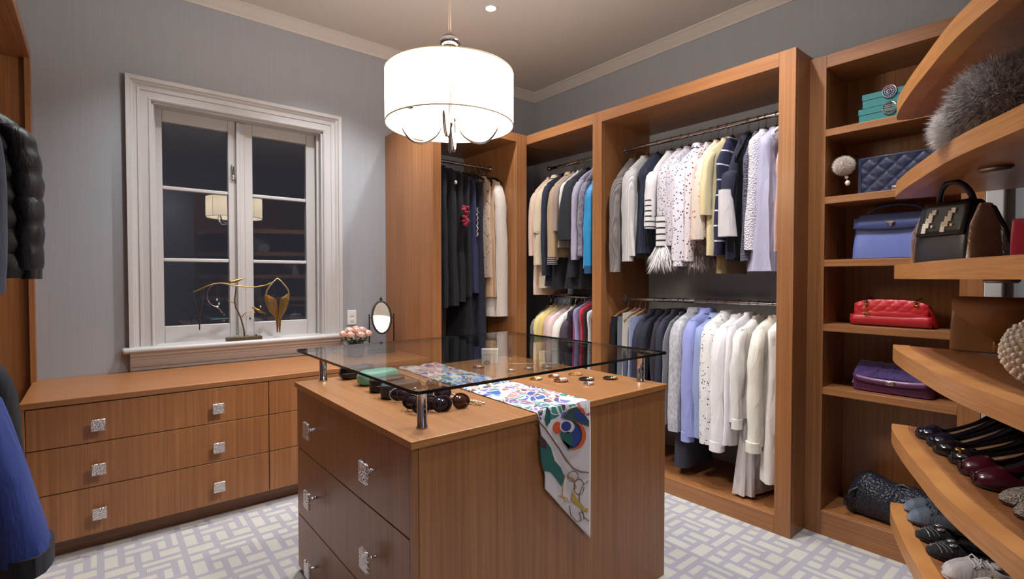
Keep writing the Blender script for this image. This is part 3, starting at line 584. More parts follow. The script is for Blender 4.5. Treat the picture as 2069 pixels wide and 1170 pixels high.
rail('b32',1342,655,860,9,'thin mid grey top left of the pale melange blazer','cardigan','sweater',cloth((112,110,118)),w=.19,body=840)
rail('b32',1364,648,876,30,'pale grey melange blazer in front of the blue shirts','blazer','jacket',cloth((184,182,186),'melange',(150,148,154)),w=.205,collar=True,body=850,fold=.06)
rail('b32',1373,800,944,34,'dark slate skirt hanging below the pale melange blazer','long_skirt','skirt',cloth((56,56,70)),w=.16,sl=None,kind='fold',hang=None,fold=.08)
rail('b32',1387,650,884,26,'periwinkle blue cotton shirt','cotton_shirt','shirt',cloth((142,148,204)),w=.205,collar=True,body=880,fold=.16,sflare=1.1,cuff=1)
rail('b32',1406,660,888,24,'chambray blue shirt right of the periwinkle shirt','cotton_shirt','shirt',cloth((138,150,188)),w=.20,collar=True,body=890,fold=.14)
rail('b32',1425,655,900,32,'white blouse printed with dark blossom branches','floral_blouse','blouse',cloth((222,218,214),'floral',(44,34,46),.8),w=.205,body=893,fold=.12,sflare=1.1)
rail('b32',1451,665,905,30,'white linen shirt, first of the white garments','linen_shirt','shirt',WH,w=.21,hang='white',body=895,fold=.14,cuff=1.05,collar=True)
rail('b32',1473,660,905,16,'white shirt with black side stripe beside the linen shirt','striped_shirt','shirt',cloth((228,222,226)),w=.205,hang='white',body=905,fold=.1)
rail('b32',1491,668,860,28,'white blouse with bunched full sleeves','full_sleeve_blouse','blouse',cloth((224,218,212)),w=.21,hang='white',body=850,fold=.28,k=7,sflare=1.0,cuff=.8,wobn=.012)
rail('b32',1503,820,1000,34,'long sheer white dress reaching the wardrobe floor','long_dress','dress',cloth((206,198,196)),w=.17,sl=None,kind='fold',hang=None,fold=.3,k=9,flare=1.15,ft=1.5)
rail('b32',1521,668,905,28,'cream silk blouse with wide buttoned cuffs','silk_blouse','blouse',cloth((230,222,208),None,None,1,.55),w=.21,hang='white',body=905,fold=.16,cuff=1.2,sflare=1.1)
rail('b32',1549,672,975,34,'ivory sleeveless dress at the right end of the lower rail','sleeveless_dress','dress',cloth((232,224,216)),w=.20,sl=None,hang='white',fold=.14,flare=1.15,ft=1.5)
rail('b32',1572,668,880,14,'pale shell top, last on the lower rail','shell_blouse','top',cloth((226,216,208)),w=.19,sl=None,fold=.1)
# --- narrow bay, upper rail
rail('b11',1072,388,520,13,'blush pink coat at the left end of the narrow bay','long_coat','coat',cloth((212,178,160)),w=.20,body=596)
g,_=rail('b11',1086,382,538,17,'beige trench coat with buckled cuff strap','trench_coat','coat',cloth((206,188,158)),w=.205,body=582,collar=True)
build('cuff_strap',MB().loft([ring(.046,.036,-.555-.018*i,16,.02,3,0,cx=-.222) for i in range(2)]),cloth((190,172,140)),g); build('buckle',MB().tube([(-.268,-.009,-.57),(-.268,.009,-.57),(-.268,.009,-.595),(-.268,-.009,-.595)],.0022,5,True),BRONZE,g)
rail('b11',1098,372,560,12,'navy long coat between trench and tan bomber','long_coat','coat',NV,w=.20,body=578)
g,_=rail('b11',1113,374,528,17,'tan bomber jacket with striped rib cuff','bomber_jacket','jacket',cloth((172,144,112)),w=.205,body=520,cuff=1.0,cuffm=cloth((60,44,52),'bands',(200,190,180),.6),collar=True)
rail('b11',1125,370,470,12,'taupe jacket right of the tan bomber','short_jacket','jacket',cloth((150,132,124)),w=.20,body=500)
rail('b11',1134,368,450,8,'thin off-white jacket in the narrow bay','short_jacket','jacket',cloth((224,216,208)),w=.20,body=470,hang='white')
rail('b11',1146,362,488,20,'black flared-sleeve cape jacket in the narrow bay','cape_jacket','jacket',cloth((26,26,36)),w=.205,body=560,sflare=1.6,tk=.9)
rail('b11',1162,364,528,13,'lilac grey long-sleeve coat','long_coat','coat',cloth((164,156,176)),w=.205,body=520)
rail('b11',1174,366,520,11,'grey heather coat with dark shoulder','long_coat','coat',cloth((142,136,152),'melange',(90,86,100)),w=.20,body=510)
rail('b11',1188,370,546,17,'turquoise blue windbreaker jacket','windbreaker','jacket',cloth((22,134,190),None,None,1,.5),w=.205,body=500,cuff=1,cuffm=cloth((24,70,110)),hang='white',fold=.16)
rail('b11',1120,490,584,26,'black trousers folded below the tan bomber','trousers','trousers',BK,w=.17,sl=None,kind='fold',hang=None)
rail('b11',1160,480,584,44,'black long skirt behind the lilac coat','long_skirt','skirt',cloth((20,20,28)),w=.15,sl=None,kind='fold',hang=None)
# --- narrow bay, lower rail
for px,yt,wp,c,lab,hc in ((1073,645,8,(112,106,104),'grey knit top, leftmost on the narrow bay lower rail','black'),(1081,638,12,(222,200,122),'lemon yellow top on the narrow bay lower rail','grey'),(1091,636,11,(206,180,112),'mustard yellow top beside the lemon one','grey'),
    (1100,640,11,(196,160,152),'dusty rose top right of the mustard one','grey'),(1110,640,13,(216,190,184),'pale pink top beside dusty rose','grey'),(1122,645,14,(228,220,210),'off-white top beside the pale pink one','white'),(1134,650,13,(66,54,66),'dark plum top right of the off-white top','black'),
    (1146,632,14,(40,34,44),'black knit top beside the magenta top','black'),(1155,630,7,(168,52,110),'magenta top left of the lavender','black'),(1161,628,8,(150,146,190),'lavender top hanging between magenta and red','grey'),(1169,628,10,(196,34,46),'bright red top beside the lavender','black'),(1178,632,8,(60,40,50),'dark brown top right of the red','black'),(1187,634,13,(222,220,216),'white satin top near the bay edge','grey'),(1195,640,8,(110,34,44),'maroon top hanging at the bay edge','black')):
    rail('b12',px,yt,760,wp,lab,'blouse','top',cloth(c),w=.19,sl=(740 if px<1140 else None),body=860 if px<1140 else 900,fold=.1,hang=hc,kind='top')
# --- corner rail, gowns
def gown(px,yt,yb,wp,lab,m,nm='long_gown',cat='dress',**k): return rail('a',px,yt,yb,wp,lab,nm,cat,m,**k)
gown(889,358,560,12,'dark teal gown, leftmost on the corner rail',cloth((28,44,50)),w=.19,body=615,sl=None)
g,_=gown(902,350,622,24,'black long gown with straight hem beside the teal one',cloth((20,20,24)),w=.20,sl=None,fold=.18)
g,_=gown(918,346,618,20,'black gown with small rhinestone neck clip',cloth((24,22,28)),w=.20,sl=None,fold=.2)
build('rhinestone_clip',MB().sph((-.20,0,-.20),.014,.014,.016,8,5),plain('rhinestone',(240,240,245),.15,.6),g)
g,_=gown(934,352,610,18,'black gown with a crimson corsage',cloth((18,17,22)),w=.20,sl=None,fold=.2)
fl=MB(); rn=random.Random(4)
for i in range(26):
    a=rn.uniform(0,6.28); p0=Vector((-.235+rn.uniform(-.01,.01),rn.uniform(-.022,.022),-.44+rn.uniform(-.09,.06))); fl.sph(p0,.016,.018,.012,7,4)
build('corsage',fl,cloth((150,22,52)),g)
gown(948,358,600,16,'black velvet gown right of the corsage gown',cloth((26,22,30)),w=.20,sl=None,fold=.2)
g,_=gown(963,362,592,18,'navy gown with silver beaded trim',cloth((48,48,82)),w=.19,sl=None,fold=.16,kind='strap')
bd=MB(); 
for i in range(26): bd.sph((-.195,.006*math.sin(i*1.3),-.38-.0072*i*1.25),.0055,n=6,m=4)
build('beading',bd,plain('silver_beads',(225,225,232),.2,.9),g)
gown(976,366,735,20,'deep navy strapped gown with brooch',cloth((26,26,46)),w=.19,sl=None,fold=.2,kind='strap')
gown(990,372,700,12,'printed cream satin gown with dark motifs',cloth((206,180,160),'floral',(90,50,60),1.0,.5),w=.19,sl=None,body=560,fold=.15)
gown(1001,375,600,15,'beige chiffon gown with gathered hem',cloth((210,172,136),None,None,1,.6),w=.20,body=600,fold=.25,sl=None,k=8)
gown(1014,368,642,22,'cream white long coat at the right of the corner rail',cloth((224,212,202)),'long_coat','coat',w=.205,body=640,fold=.1)
gown(1026,400,668,12,'dark red long dress partly behind the cream coat',cloth((70,26,40)),w=.19,sl=None,body=700)
gown(1034,420,735,12,'navy gown at the right end of the corner rail',cloth((26,28,50)),w=.19,sl=None,body=735)
gown(950,560,738,26,'black trouser legs hanging low under the gowns',cloth((22,20,30)),'long_trousers','trousers',w=.15,sl=None,kind='fold',hang=None)
gown(972,560,738,24,'dark indigo trousers hanging low under the gowns',cloth((40,38,62)),'long_trousers','trousers',w=.15,sl=None,kind='fold',hang=None)
h=at(1022,380,'Y',RY1-.2); hanger((h.x,RY1,2.29),'a',.20,'black','black velvet empty hanger at the right end of the corner rail',None,.03,R(-14))
h=at(1035,380,'Y',RY1-.2); hanger((2.60,RY1,2.29),'a',.20,'black','black velvet empty hanger nearest the corner panel',None,.03,R(-22))
# --- left wardrobe: coats
NYL=cloth((20,20,28),None,None,1,.52,None,.0)
g,_=garment('puffer_jacket','glossy black quilted puffer jacket at the left edge','jacket','coats in the left wardrobe',(-.49,2.93,2.2),'l',NYL,w=.27,t=.085,zs=-.23,L=.62,sl=.60,st=.075,puff=.2,fold=.05,collar=True,skew=0,cuff=.85,flare=1.0,ft=1)
build('sleeve_patch',MB().box(-.318,-.314,-.015,.015,-.52,-.49),plain('patch_grey',(150,150,160),.5),g)
build('patch_mark',MB().box(-.3195,-.318,-.008,-.004,-.514,-.496).box(-.3195,-.318,.004,.008,-.514,-.496).box(-.3195,-.318,-.008,.008,-.507,-.503),BLK,g)
garment('wool_coat','navy wool coat nearer than the puffer jacket','coat','coats in the left wardrobe',(-.55,2.36,2.2),'l',cloth((26,30,52)),w=.25,t=.06,zs=-.24,L=.7,sl=.62,st=.06,skew=0,cuff=1,cuffm=cloth((60,60,72),'rib'))
garment('knit_coat','grey-blue rib-hem coat behind the navy coat','coat','coats in the left wardrobe',(-.55,2.62,2.2),'l',cloth((52,56,74)),w=.25,t=.06,zs=-.24,L=.78,sl=.68,st=.05,skew=0)
garment('dark_jacket','black jacket on the lower left rail','jacket','clothes on the lower left rail',(-.55,2.75,1.16),'l',cloth((18,18,26)),w=.27,t=.06,zs=-.14,L=.72,sl=.70,st=.07,skew=0)
garment('grey_cardigan','grey cardigan with coral and green edges on the lower left rail','cardigan','clothes on the lower left rail',(-.55,2.4,1.16),'l',cloth((120,118,116)),w=.28,t=.03,zs=-.2,L=.7,sl=.62,st=.03,skew=0,slm=cloth((150,92,74)))
garment('blue_robe','royal blue robe sleeve with black hem, lower left corner','robe','clothes on the lower left rail',(-.50,2.0,1.16),'l',cloth((26,46,112)),w=.22,t=.08,zs=-.06,L=.56,sl=.55,st=.085,skew=0,sflare=1.5,out=.10,cuff=1.5,cuffm=cloth((16,18,30)),fold=.15)
# ================================================================ BAGS
def rbox(mb,prof,e=.3,n=36,cx=0,cy=0,caps=(1,1)):
    rings=[]
    for z,w,d in prof:
        rings.append([(cx+w/2*abs(math.cos(a))**e*(1 if math.cos(a)>=0 else -1),cy+d/2*abs(math.sin(a))**e*(1 if math.sin(a)>=0 else -1),z) for a in [2*math.pi*(j+.5)/n for j in range(n)]])
    return mb.loft(rings,True,caps)
def quiltpanel(mb,x0,x1,z0,z1,y,cell=.03,amp=.005,nx=56,nz=36,dome=None,bul=0):
    rows=[]
    for i in range(nz+1):
        row=[]
        for j in range(nx+1):
            u=j/nx; v=i/nz; x=x0+(x1-x0)*u; zt=z1
            if dome: zt=z0+(z1-z0)*dome(u)
            z=z0+(zt-z0)*v; a=abs(math.sin(math.pi*(x+z)/cell*.5)); b=abs(math.sin(math.pi*(x-z)/cell*.5)); h=(min(a,b))**.5
            row.append((x,y-amp*h-bul*math.sin(math.pi*v)**.6*math.sin(math.pi*u)**.3,z))
        rows.append(row)
    return mb.loft(rows,False)
RB=R(-90)
def yz(px,py,X=3.0): p=at(px,py,'X',X); return p.y,p.z
SIL=plain('silver_metal',(210,206,204),.22,1)
# teal boxes
TE=plain('teal_box_card',(30,112,112),.45)
for k,(xa,z0,z1,lab,ex,ey) in enumerate(((1738,2.118,2.192,'teal box with round lattice emblem, lower of two on the top shelf',1797,217),(1745,2.192,2.262,'teal box with round beaded emblem, upper of two on the top shelf',1797,184))):
    y,_=yz(xa,240); t=thing('gift_box',lab,'box',(3.06,y-.15,z0),RB,'teal boxes')
    hh=z1-z0-.001; build('box_base',MB().box(-.148,.148,-.088,.088,0,hh-.03),TE,t,bev=.002); build('box_lid',MB().box(-.15,.15,-.09,.09,hh-.03,hh),TE,t,bev=.002)
    ey_,ez=yz(ex,ey,2.965); lx_=-(ey_-(y-.15)); lz=ez-z0; m=MB(); c=(lx_,-.095,lz)
    circ=lambda r,nn=24:[(c[0]+r*math.cos(2*math.pi*i/nn),c[1],c[2]+r*math.sin(2*math.pi*i/nn)) for i in range(nn)]
    m.tube(circ(.028),.0028,6,True)
    if k==0:
        for s in (-1,1):
            m.tube([(c[0]-.026,c[1],c[2]+s*.005),(c[0]+.026,c[1],c[2]+s*.005)],.0016,5)
            m.tube([(c[0]-.02,c[1],c[2]+s*.013),(c[0]+.02,c[1],c[2]+s*.013)],.0016,5)
            m.tube([(c[0]+s*.012,c[1],c[2]-.024),(c[0]+s*.012,c[1],c[2]-.008)],.0016,5); m.tube([(c[0]+s*.006,c[1],c[2]+.008),(c[0]+s*.006,c[1],c[2]+.026)],.0016,5)
        m.tube([(c[0],c[1],c[2]-.027),(c[0],c[1],c[2]+.027)],.0016,5)
        build('lattice_emblem',m,SIL,t)
    else:
        m.tube(circ(.010,14),.0025,6,True); m.sph(c,.004,n=8,m=5)
        for i in range(14): a=2*math.pi*i/14; m.sph((c[0]+.019*math.cos(a),c[1],c[2]+.019*math.sin(a)),.0038,n=6,m=4)
        build('beaded_emblem',m,plain('lilac_metal',(190,176,196),.3,.8),t)
# navy quilted flap bag + pompom
NL=leather((30,38,66),.35)
t=thing('quilted_handbag','navy diamond-quilted flap handbag with silver clasp on the second shelf','handbag',(3.07,.735,1.77),RB)
m=MB(); rbox(m,[(0,.30,.07),(.004,.316,.085),(.1,.318,.09),(.185,.31,.08),(.19,.30,.07)],.2); build('body',m,NL,t)
build('flap',quiltpanel(MB(),-.14,.14,.012,.178,-.0475,.036,.006),NL,t)
fr=MB()
for a,b,c,d in ((-.156,-.14,.004,.186),(.14,.156,.004,.186)): fr.box(a,b,-.052,-.04,c,d)
fr.box(-.156,.156,-.052,-.04,.176,.188); build('flap_border',fr,NL,t,bev=.003)
build('clasp',MB().box(-.012,.042,-.064,-.05,.006,.03).box(-.008,.038,-.067,-.063,.011,.025),SIL,t,bev=.002)
y,z=yz(1705,335,2.99); pp=thing('fur_pompom_charm','cream fur pompom bag charm with pearls beside the navy quilted bag','bag charm',(2.99,y,z))
def furball(par,c,r,n,mat,seed,L=.03,wd=.0012,sq=(1,1,1)):
    o=tuft('fur',None,None,c,r*sq[0]*.72,r*sq[1]*.72,L,n,mat,seed,par=par,wd=wd,sph=r*sq[2]*.72); return o
CF=cloth((244,232,222)); build('fur_core',MB().sph((0,0,0),.032,n=14,m=9),CF,pp); furball(pp,(0,0,0),.048,5200,CF,3,.022,.0006)
build('pearl_drop',MB().tube([(0,.0,-.03),(-.004,-.012,-.055),(-.004,-.018,-.085)],.0012,5).sph((-.004,-.014,-.062),.009,n=10,m=6).sph((-.006,-.02,-.092),.012,.012,.014,10,6),plain('pearl',(228,218,208),.25,.1),pp)
build('charm_strap',MB().tube([(0,0,.03),(.03,-.03,.055),(.06,-.045,.05)],.002,5),BLK,pp)
# blue handbag
BL=leather((96,112,176),.42); t=thing('top_handle_handbag','cornflower blue top-handle handbag with silver turn clasp','handbag',(3.07,.745,1.445),RB)
m=MB(); rbox(m,[(0,.322,.10),(.006,.336,.118),(.06,.332,.116),(.15,.316,.092),(.205,.30,.066),(.222,.296,.05),(.228,.29,.03)],.22); build('body',m,BL,t)
build('front_flap',MB().loft([[(-.156+.312*j/12,-.066-.004*0-(.0),.206) for j in range(13)],[(-.158+.316*j/12,-.060,.17) for j in range(13)],[(-.16+.32*j/12,-.064,.145+.012*abs(j/6-1)**2) for j in range(13)]][::-1],False),leather((76,90,148),.42),t,solid=.003)
build('handle',MB().tube([(-.11,0,.215)]+[(-.115*math.cos(math.pi*i/10),0,.225+.045*math.sin(math.pi*i/10)) for i in range(11)]+[(.11,0,.215)],.006,8),leather((60,70,120),.4),t)
build('turn_clasp',MB().prismY([(-.012,.178),(.012,.178),(.004,.158),(-.004,.158)],-.075,-.066).box(-.016,.016,-.074,-.066,.176,.184),SIL,t,bev=.001)
for sx in (-1,1): build('handle_ring',MB().tube([(sx*.112+.008*math.cos(a),-.0,.218+.008*math.sin(a)) for a in [k*.785 for k in range(8)]],.002,5,True),SIL,t)
# red quilted bowling bag
RL=leather((186,34,42),.36); t=thing('bowling_handbag','red quilted leather bowling handbag with linked-C charm','handbag',(3.07,.745,1.11),RB)
dm=lambda u:max(.02,(1-abs(2*u-1)**3.2))**.5
m=MB(); rings=[]
for i in range(15):
    u=i/14; x=-.172+.344*u; hh=.04+.10*dm(u) if 0<u<1 else .03; dd=.15*(.55+.45*dm(u))
    rings.append([(x,dd/2*math.cos(a)*(1-.35*max(0,math.sin(a))),hh/2+hh/2*math.sin(a)*(1 if math.sin(a)>0 else 1)) for a in [2*math.pi*j/24 for j in range(24)]])
m.loft(rings); build('body',m,RL,t)
build('quilted_front',quiltpanel(MB(),-.15,.15,.045,.135,-.058,.026,.004,60,20,lambda u:.35+.65*dm(.06+.88*u),.012).tf(Matrix.Translation((0,0,0))@Matrix.Shear('XZ',4,(0,.0)) if 0 else Matrix.Identity(4)),RL,t)
build('lower_front',MB().loft([[(-.165+.33*j/16,-.066-.008*math.sin(math.pi*i/5),.006+.05*i/5) for j in range(17)] for i in range(6)],False),leather((170,28,36),.36),t,solid=.003)
for sx in (-.095,.105):
    build('eyelet',MB().tube([(sx+.009*math.cos(a),-.075,.118+.009*math.sin(a)) for a in [k*.628 for k in range(10)]],.0026,6,True),GOLD,t)
    build('chain',MB().tube([(sx,-.075,.115),(sx,-.055,.135),(sx+.01,-.02,.142)],.003,6),BRONZE,t)
cc=MB()
for sgn in (-1,1): cc.tube([(-.096+sgn*.006+sgn*-.011*math.cos(a),-.082,.074+.011*math.sin(a)) for a in [R(-130)+R(260)*k/12 for k in range(13)]],.0022,6)
cc.tube([(-.096,-.08,.108),(-.096,-.082,.088)],.002,6); build('charm',cc,GOLD,t)
# purple bag
PU=leather((92,40,82),.42); t=thing('flap_handbag','purple leather handbag with ruffled suede flap and silver lock','handbag',(3.07,.735,.779),RB)
m=MB(); rbox(m,[(0,.31,.12),(.006,.33,.15),(.05,.326,.148),(.10,.30,.12),(.135,.27,.08),(.14,.25,.05)],.25); wob(m,.003,20,4); build('body',m,PU,t)
fl=MB(); rows=[]
for i in range(13):
    v=i/12; row=[]
    for j in range(31):
        u=j/30; x=(-.14+.28*u)*(1+.12*v); y=-.02-.062*v**.6; z=.146-.07*v-.012*math.sin(v*9)*.2
        row.append((x,y-.003*math.sin(u*34+v*9)*(1-v*.6),z+.004*math.sin(u*27)*(1-v)))
    rows.append(row)
fl.loft(rows,False); build('suede_flap',fl,cloth((70,46,104),'melange',(52,34,80)),t,solid=.004)
build('lower_flap',MB().loft([[(-.15+.3*j/16,-.083-.003*i,.085-.014*i-.012*(1-abs(j/8-1)**3)) for j in range(17)] for i in range(3)],False),PU,t,solid=.003)
build('turn_lock',MB().box(-.014,.02,-.096,-.088,.048,.068).box(-.002,.008,-.102,-.095,.052,.064),SIL,t,bev=.0015)
build('strap',MB().tube([(-.15,.0,.10),(-.163,-.02,.07),(-.165,-.05,.03)],.005,6),PU,t)
# black slouchy bag at bottom
t=thing('slouchy_handbag','black slouchy woven leather bag on the cabinet floor','handbag',(3.08,.74,.129),RB)
m=MB(); rings=[]
for i in range(19):
    u=i/18; x=-.20+.42*u; e_=max(.06,1-abs(2*u-1)**3); hh=(.235-.05*u)*e_**.5*(1+.08*math.sin(u*9)); dd=.20*e_**.4
    rings.append([(x,dd/2*math.cos(a),max(.0,hh*.46+hh*.54*math.sin(a))) for a in [2*math.pi*j/28 for j in range(28)]])
m.loft(rings); wob(m,.010,14,8); 
for i,v in enumerate(m.v): m.v[i]=(v[0],v[1],max(v[2],.001))
build('body',m,cloth((16,17,26),'scales',(34,34,46),.9,.4),t)
build('handle',MB().tube([(-.12,-.06,.15),(-.15,-.10,.13),(-.172,-.105,.09),(-.17,-.10,.05)],.009,8),leather((24,16,18),.4),t); build('handle',MB().tube([(-.02,.0,.17),(.05,-.02,.20),(.12,-.0,.165)],.008,8),leather((20,18,24),.4),t)
build('buckle',MB().tube([(-.168+.0*a,-.112+.016*math.cos(a),.10+.02*math.sin(a)) for a in [k*.628 for k in range(10)]],.003,6,True),BRONZE,t)
# --- bags on the tower
t=thing('fur_trim_handbag','black top-handle bag with pixel bows and beige fur sides','handbag',(2.19,.365,1.4),R(-122))
KL=leather((22,22,32),.4); m=MB(); rbox(m,[(0,.17,.12),(.004,.178,.13),(.06,.178,.128),(.14,.165,.09),(.19,.15,.05),(.2,.14,.03)],.18); build('body',m,KL,t)
build('front_flap',MB().loft([[(-.08+.16*j/8,-.03-.0345*(i/6)**.7,.2-.11*(i/6)) for j in range(9)] for i in range(7)],False),leather((16,16,22),.35),t,solid=.005)
for sx in (-1,1):
    sd=MB().prismX([(-.064,.0),(.064,.0),(.05,.12),(.02,.185),(-.02,.185),(-.05,.12)],sx*.088-.004,sx*.088+.008*sx)
    o=build('fur_side',sd,cloth((222,202,186),'knit'),t,bev=.004); rnd=random.Random(3); fm=MB()
    for i in range(2600):
        yy=rnd.uniform(-.066,.066); zz=rnd.uniform(0,.185); 
        if abs(yy)>.066-.046*max(0,zz-.1)/.085: continue
        b=Vector((sx*.094,yy,zz)); e=b+Vector((sx*.010,rnd.uniform(-.006,.006),-.012)); fm.add([b+Vector((0,-.0012,0)),b+Vector((0,.0012,0)),e],[(0,1,2)])
    q=build('short_fur',fm,cloth((228,208,192)),t,smooth=False); q.parent=o
pw=plain('white_pixel_beads',(222,212,196),.5); bow=["00011","00111","00110","01110","01110","11100","11101","11000","11000"]
for bx in (-.045,.02):
    m=MB()
    for r_,row in enumerate(bow):
        for c_,q in enumerate(row):
            if q=='1': zz=.172-.0085*r_; yy=-.03-.0345*((.2-zz)/.11)**.7-.004; m.box(bx+c_*.0075-.015,bx+c_*.0075-.0082,yy-.003,yy+.002,zz-.004,zz+.0038)
    build('pixel_bow',m,pw,t,smooth=False)
build('handle',MB().tube([(-.05,0,.19)]+[(-.055*math.cos(math.pi*i/12),-.02*math.sin(math.pi*i/12),.195+.07*math.sin(math.pi*i/12)) for i in range(13)]+[(.05,0,.19)],.009,8),KL,t)
build('shoulder_strap',MB().tube([(.06,.0,.19),(.10,.02,.17),(.115,.045,.10),(.12,.07,.03),(.12,.09,.008)],.006,6),BLK,t); build('strap_ring',MB().tube([(.058+.008*math.cos(a),-.02,.195+.008*math.sin(a)) for a in [k*.785 for k in range(8)]],.002,5,True),SIL,t)
t=thing('envelope_pouch','raspberry pink envelope pouch at the right edge on the middle curved shelf','pouch',(1.98,.105,1.4),R(-100))
PK=leather((178,30,70),.4); m=MB(); rbox(m,[(0,.21,.02),(.003,.22,.03),(.06,.22,.03),(.113,.215,.02),(.116,.21,.01)],.15); build('body',m,PK,t); build('envelope_flap',MB().add([(-.108,-.0165,.114),(.108,-.0165,.114),(0,-.02,.045)],[(0,1,2)]),leather((150,24,60),.4),t,solid=.003); build('seam',MB().tube([(-.108,-.018,.004),(-.02,-.019,.055)],.0012,5),leather((120,18,50),.4),t); build('snap',MB().sph((0,-.023,.05),.006,.003,.006,8,5),BLKG,t)
t=thing('envelope_handbag','tan brown envelope clutch with gold clasp, back of the lower bag shelf','clutch',(2.462,.262,1.083),R(-92))
TN=leather((126,82,44),.4); m=MB(); rbox(m,[(0,.30,.05),(.004,.315,.064),(.10,.312,.06),(.195,.305,.045),(.2,.30,.03)],.15); build('body',m,TN,t)
build('flap',MB().add([(-.153,-.026,.2),(.153,-.026,.2),(.150,-.036,.15),(-.02,-.046,.035),(-.150,-.036,.15)],[(0,1,2,3,4)]),leather((138,90,48),.4),t,solid=.004)
build('clasp',MB().box(-.034,-.028,-.056,-.046,.01,.045).box(-.012,-.006,-.056,-.046,.01,.045).box(-.034,-.006,-.056,-.046,.025,.031),GOLD,t,bev=.001); build('shoulder_strap',MB().tube([(.10,-.02,.198),(.135,-.035,.21),(.165,-.045,.15),(.168,-.05,.05)],.008,6),leather((40,28,26),.4),t)
t=thing('ruched_clutch','navy ruched satin clutch between the tan envelope and pearl clutch','clutch',(2.22,.155,1.083),R(-105))
m=MB(); rings=[]
for i in range(25):
    u=i/24; x=-.10+.2*u; e_=max(.1,1-abs(2*u-1)**4)**.5; q=1+.10*math.sin(u*70); rings.append([(x,.034*e_*q*math.cos(a),.066+.064*e_*q*math.sin(a)) for a in [2*math.pi*j/20 for j in range(20)]])
m.loft(rings); build('body',m,cloth((30,38,84),None,None,1,.35),t)
t=thing('pearl_clutch','round clutch covered in cream pearls at the right edge','clutch',(1.79,.125,1.083),R(-95))
build('shell',MB().sph((0,0,.083),.083,.04,.083,28,16),plain('champagne_satin',(170,150,128),.5),t); m=MB(); npz=300
for i in range(npz):
    zz=1-2*(i+.5)/npz; a=i*2.39996; rr=math.sqrt(1-zz*zz); v=(rr*math.cos(a),rr*math.sin(a),zz); m.sph((.083*v[0],.04*v[1]-.0,.083+.083*v[2]),.0046+.0012*(i%3),n=6,m=4)
build('pearls',m,plain('pearl',(228,218,208),.25,.1),t,kind='stuff')
FG=cloth((206,200,198),'melange',(124,116,114)); FW=cloth((236,230,228))
p=at(2025,205,'X',1.82); t=thing('fur_stole','grey and white fox fur stole on the upper curved shelf','fur stole',(p.x,p.y,1.722))
build('fur_core',MB().sph((0,0,.085),.075,.075,.07,14,9).sph((.03,-.09,.09),.09,.08,.075,14,9),FG,t); a=furball(t,(0,0,.085),.115,8000,FG,5,.055,.0009); a2=furball(t,(.03,-.09,.10),.13,8000,FG,6,.055,.0009)
l_=build('light_tail',MB().sph((.0,.0,.0),.03,.045,.025,12,7),FW,t); l_.location=(.03,.085,.045); furball(t,(.03,.085,.045),.06,5000,FW,7,.045,.0008)
# ================================================================ SHOES
def shoe(name,label,cat,group,toe,rz,mat,L=.25,W=.042,heel=0.0,hh=.045,op=.34,side=.42,ins=(176,140,110),kind='pump',solec=(30,26,26),mat2=None,extra=None,flip=1,rearh=1.0,toeblunt=.55):
    t=thing(name,label,cat,toe,rz,group); n=22
    def wd(s):
        b=W*(min(1,(s/.16))**toeblunt if s<.16 else 1); b*=(1-.20*max(0,min(1,(s-.42)/.3))+.02*max(0,s-.72)); 
        if s>.9: b*=math.sqrt(max(.02,1-((s-.9)/.105)**2))
        return max(b,.002)
    zb=lambda s: heel*max(0,min(1,(s-.30)/.55))**1.3*(1)
    rings=[]; rim=[]
    for i in range(n+1):
        s=i/n*.995+.002; w=wd(s); z=zb(s)+.006
        top=hh*(min(1,(s+.01)/.25)**.45)
        if s<op: phi=90; H=top
        else:
            q=min(1,(s-op)/.10); phi=90-(90-34)*q**.6 if kind!='boot' else 90; H=top*(1-(1-side)*q)+ (rearh*hh*.45*max(0,(s-.7)/.3))
        row=[]
        m_=7
        for j in range(m_+1):
            a=R(phi)*j/m_; row.append((s*L,-w*math.cos(a)**.75 if a<1.57 else 0,z+H*(math.sin(a)/math.sin(R(phi)))))
        row2=[(x,-y,zz) for x,y,zz in row[::-1]]
        rings.append(row); rim.append(row2)
    m=MB(); m.loft(rings,False); m.loft(rim,False); build('upper',m,mat,t,solid=.0022)
    sm=MB(); lo=[(i/n*.995+.002) for i in range(n+1)]
    bot=[(s*L,-wd(s)*1.02,zb(s)) for s in lo]+[(s*L,wd(s)*1.02,zb(s)) for s in lo[::-1]]; topv=[(x,y,z+.006) for x,y,z in bot]; N=len(bot)
    fs=[(i,(i+1)%N,N+(i+1)%N,N+i) for i in range(N)]+[(i,N-1-i,N-2-i,i+1) for i in range(n)]+[(N+i,N+i+1,2*N-2-i,2*N-1-i) for i in range(n)]
    sm.add(bot+topv,fs); build('sole',sm,plain('shoe_sole',solec,.5),t)
    im=MB(); l2=[s for s in lo if s>op-.08]; N2=len(l2); bt=[(s*L,-wd(s)*.93,zb(s)+.0085) for s in l2]+[(s*L,wd(s)*.93,zb(s)+.0085) for s in l2[::-1]]
    im.add(bt,[(i,i+1,2*N2-2-i,2*N2-1-i) for i in range(N2-1)]); build('insole',im,leather(ins,.5),t,solid=.001)
    if heel>0: build('heel',MB().loft([[(L*.93+a*r,b*r,z) for a,b in ((-1,-1),(1,-1),(1,1),(-1,1))] for z,r in ((0,.006),(heel*.6,.009),(heel+.002,.022))]),mat2 or mat,t,bev=.001)
    def srf(x,y):
        s=x/L; w=wd(s); c=min(1,abs(y)/w); a=math.acos(min(1,c**(1/.75))); return zb(s)+.006+hh*(min(1,(s+.01)/.25)**.45)*math.sin(a)+.0012
    if extra: extra(t,L,W,hh,srf)
    return t
RT=math.atan2(-.95,.30)
def toe(px,py,z): p=at(px,py,'Z',z); return (p.x,p.y,z)
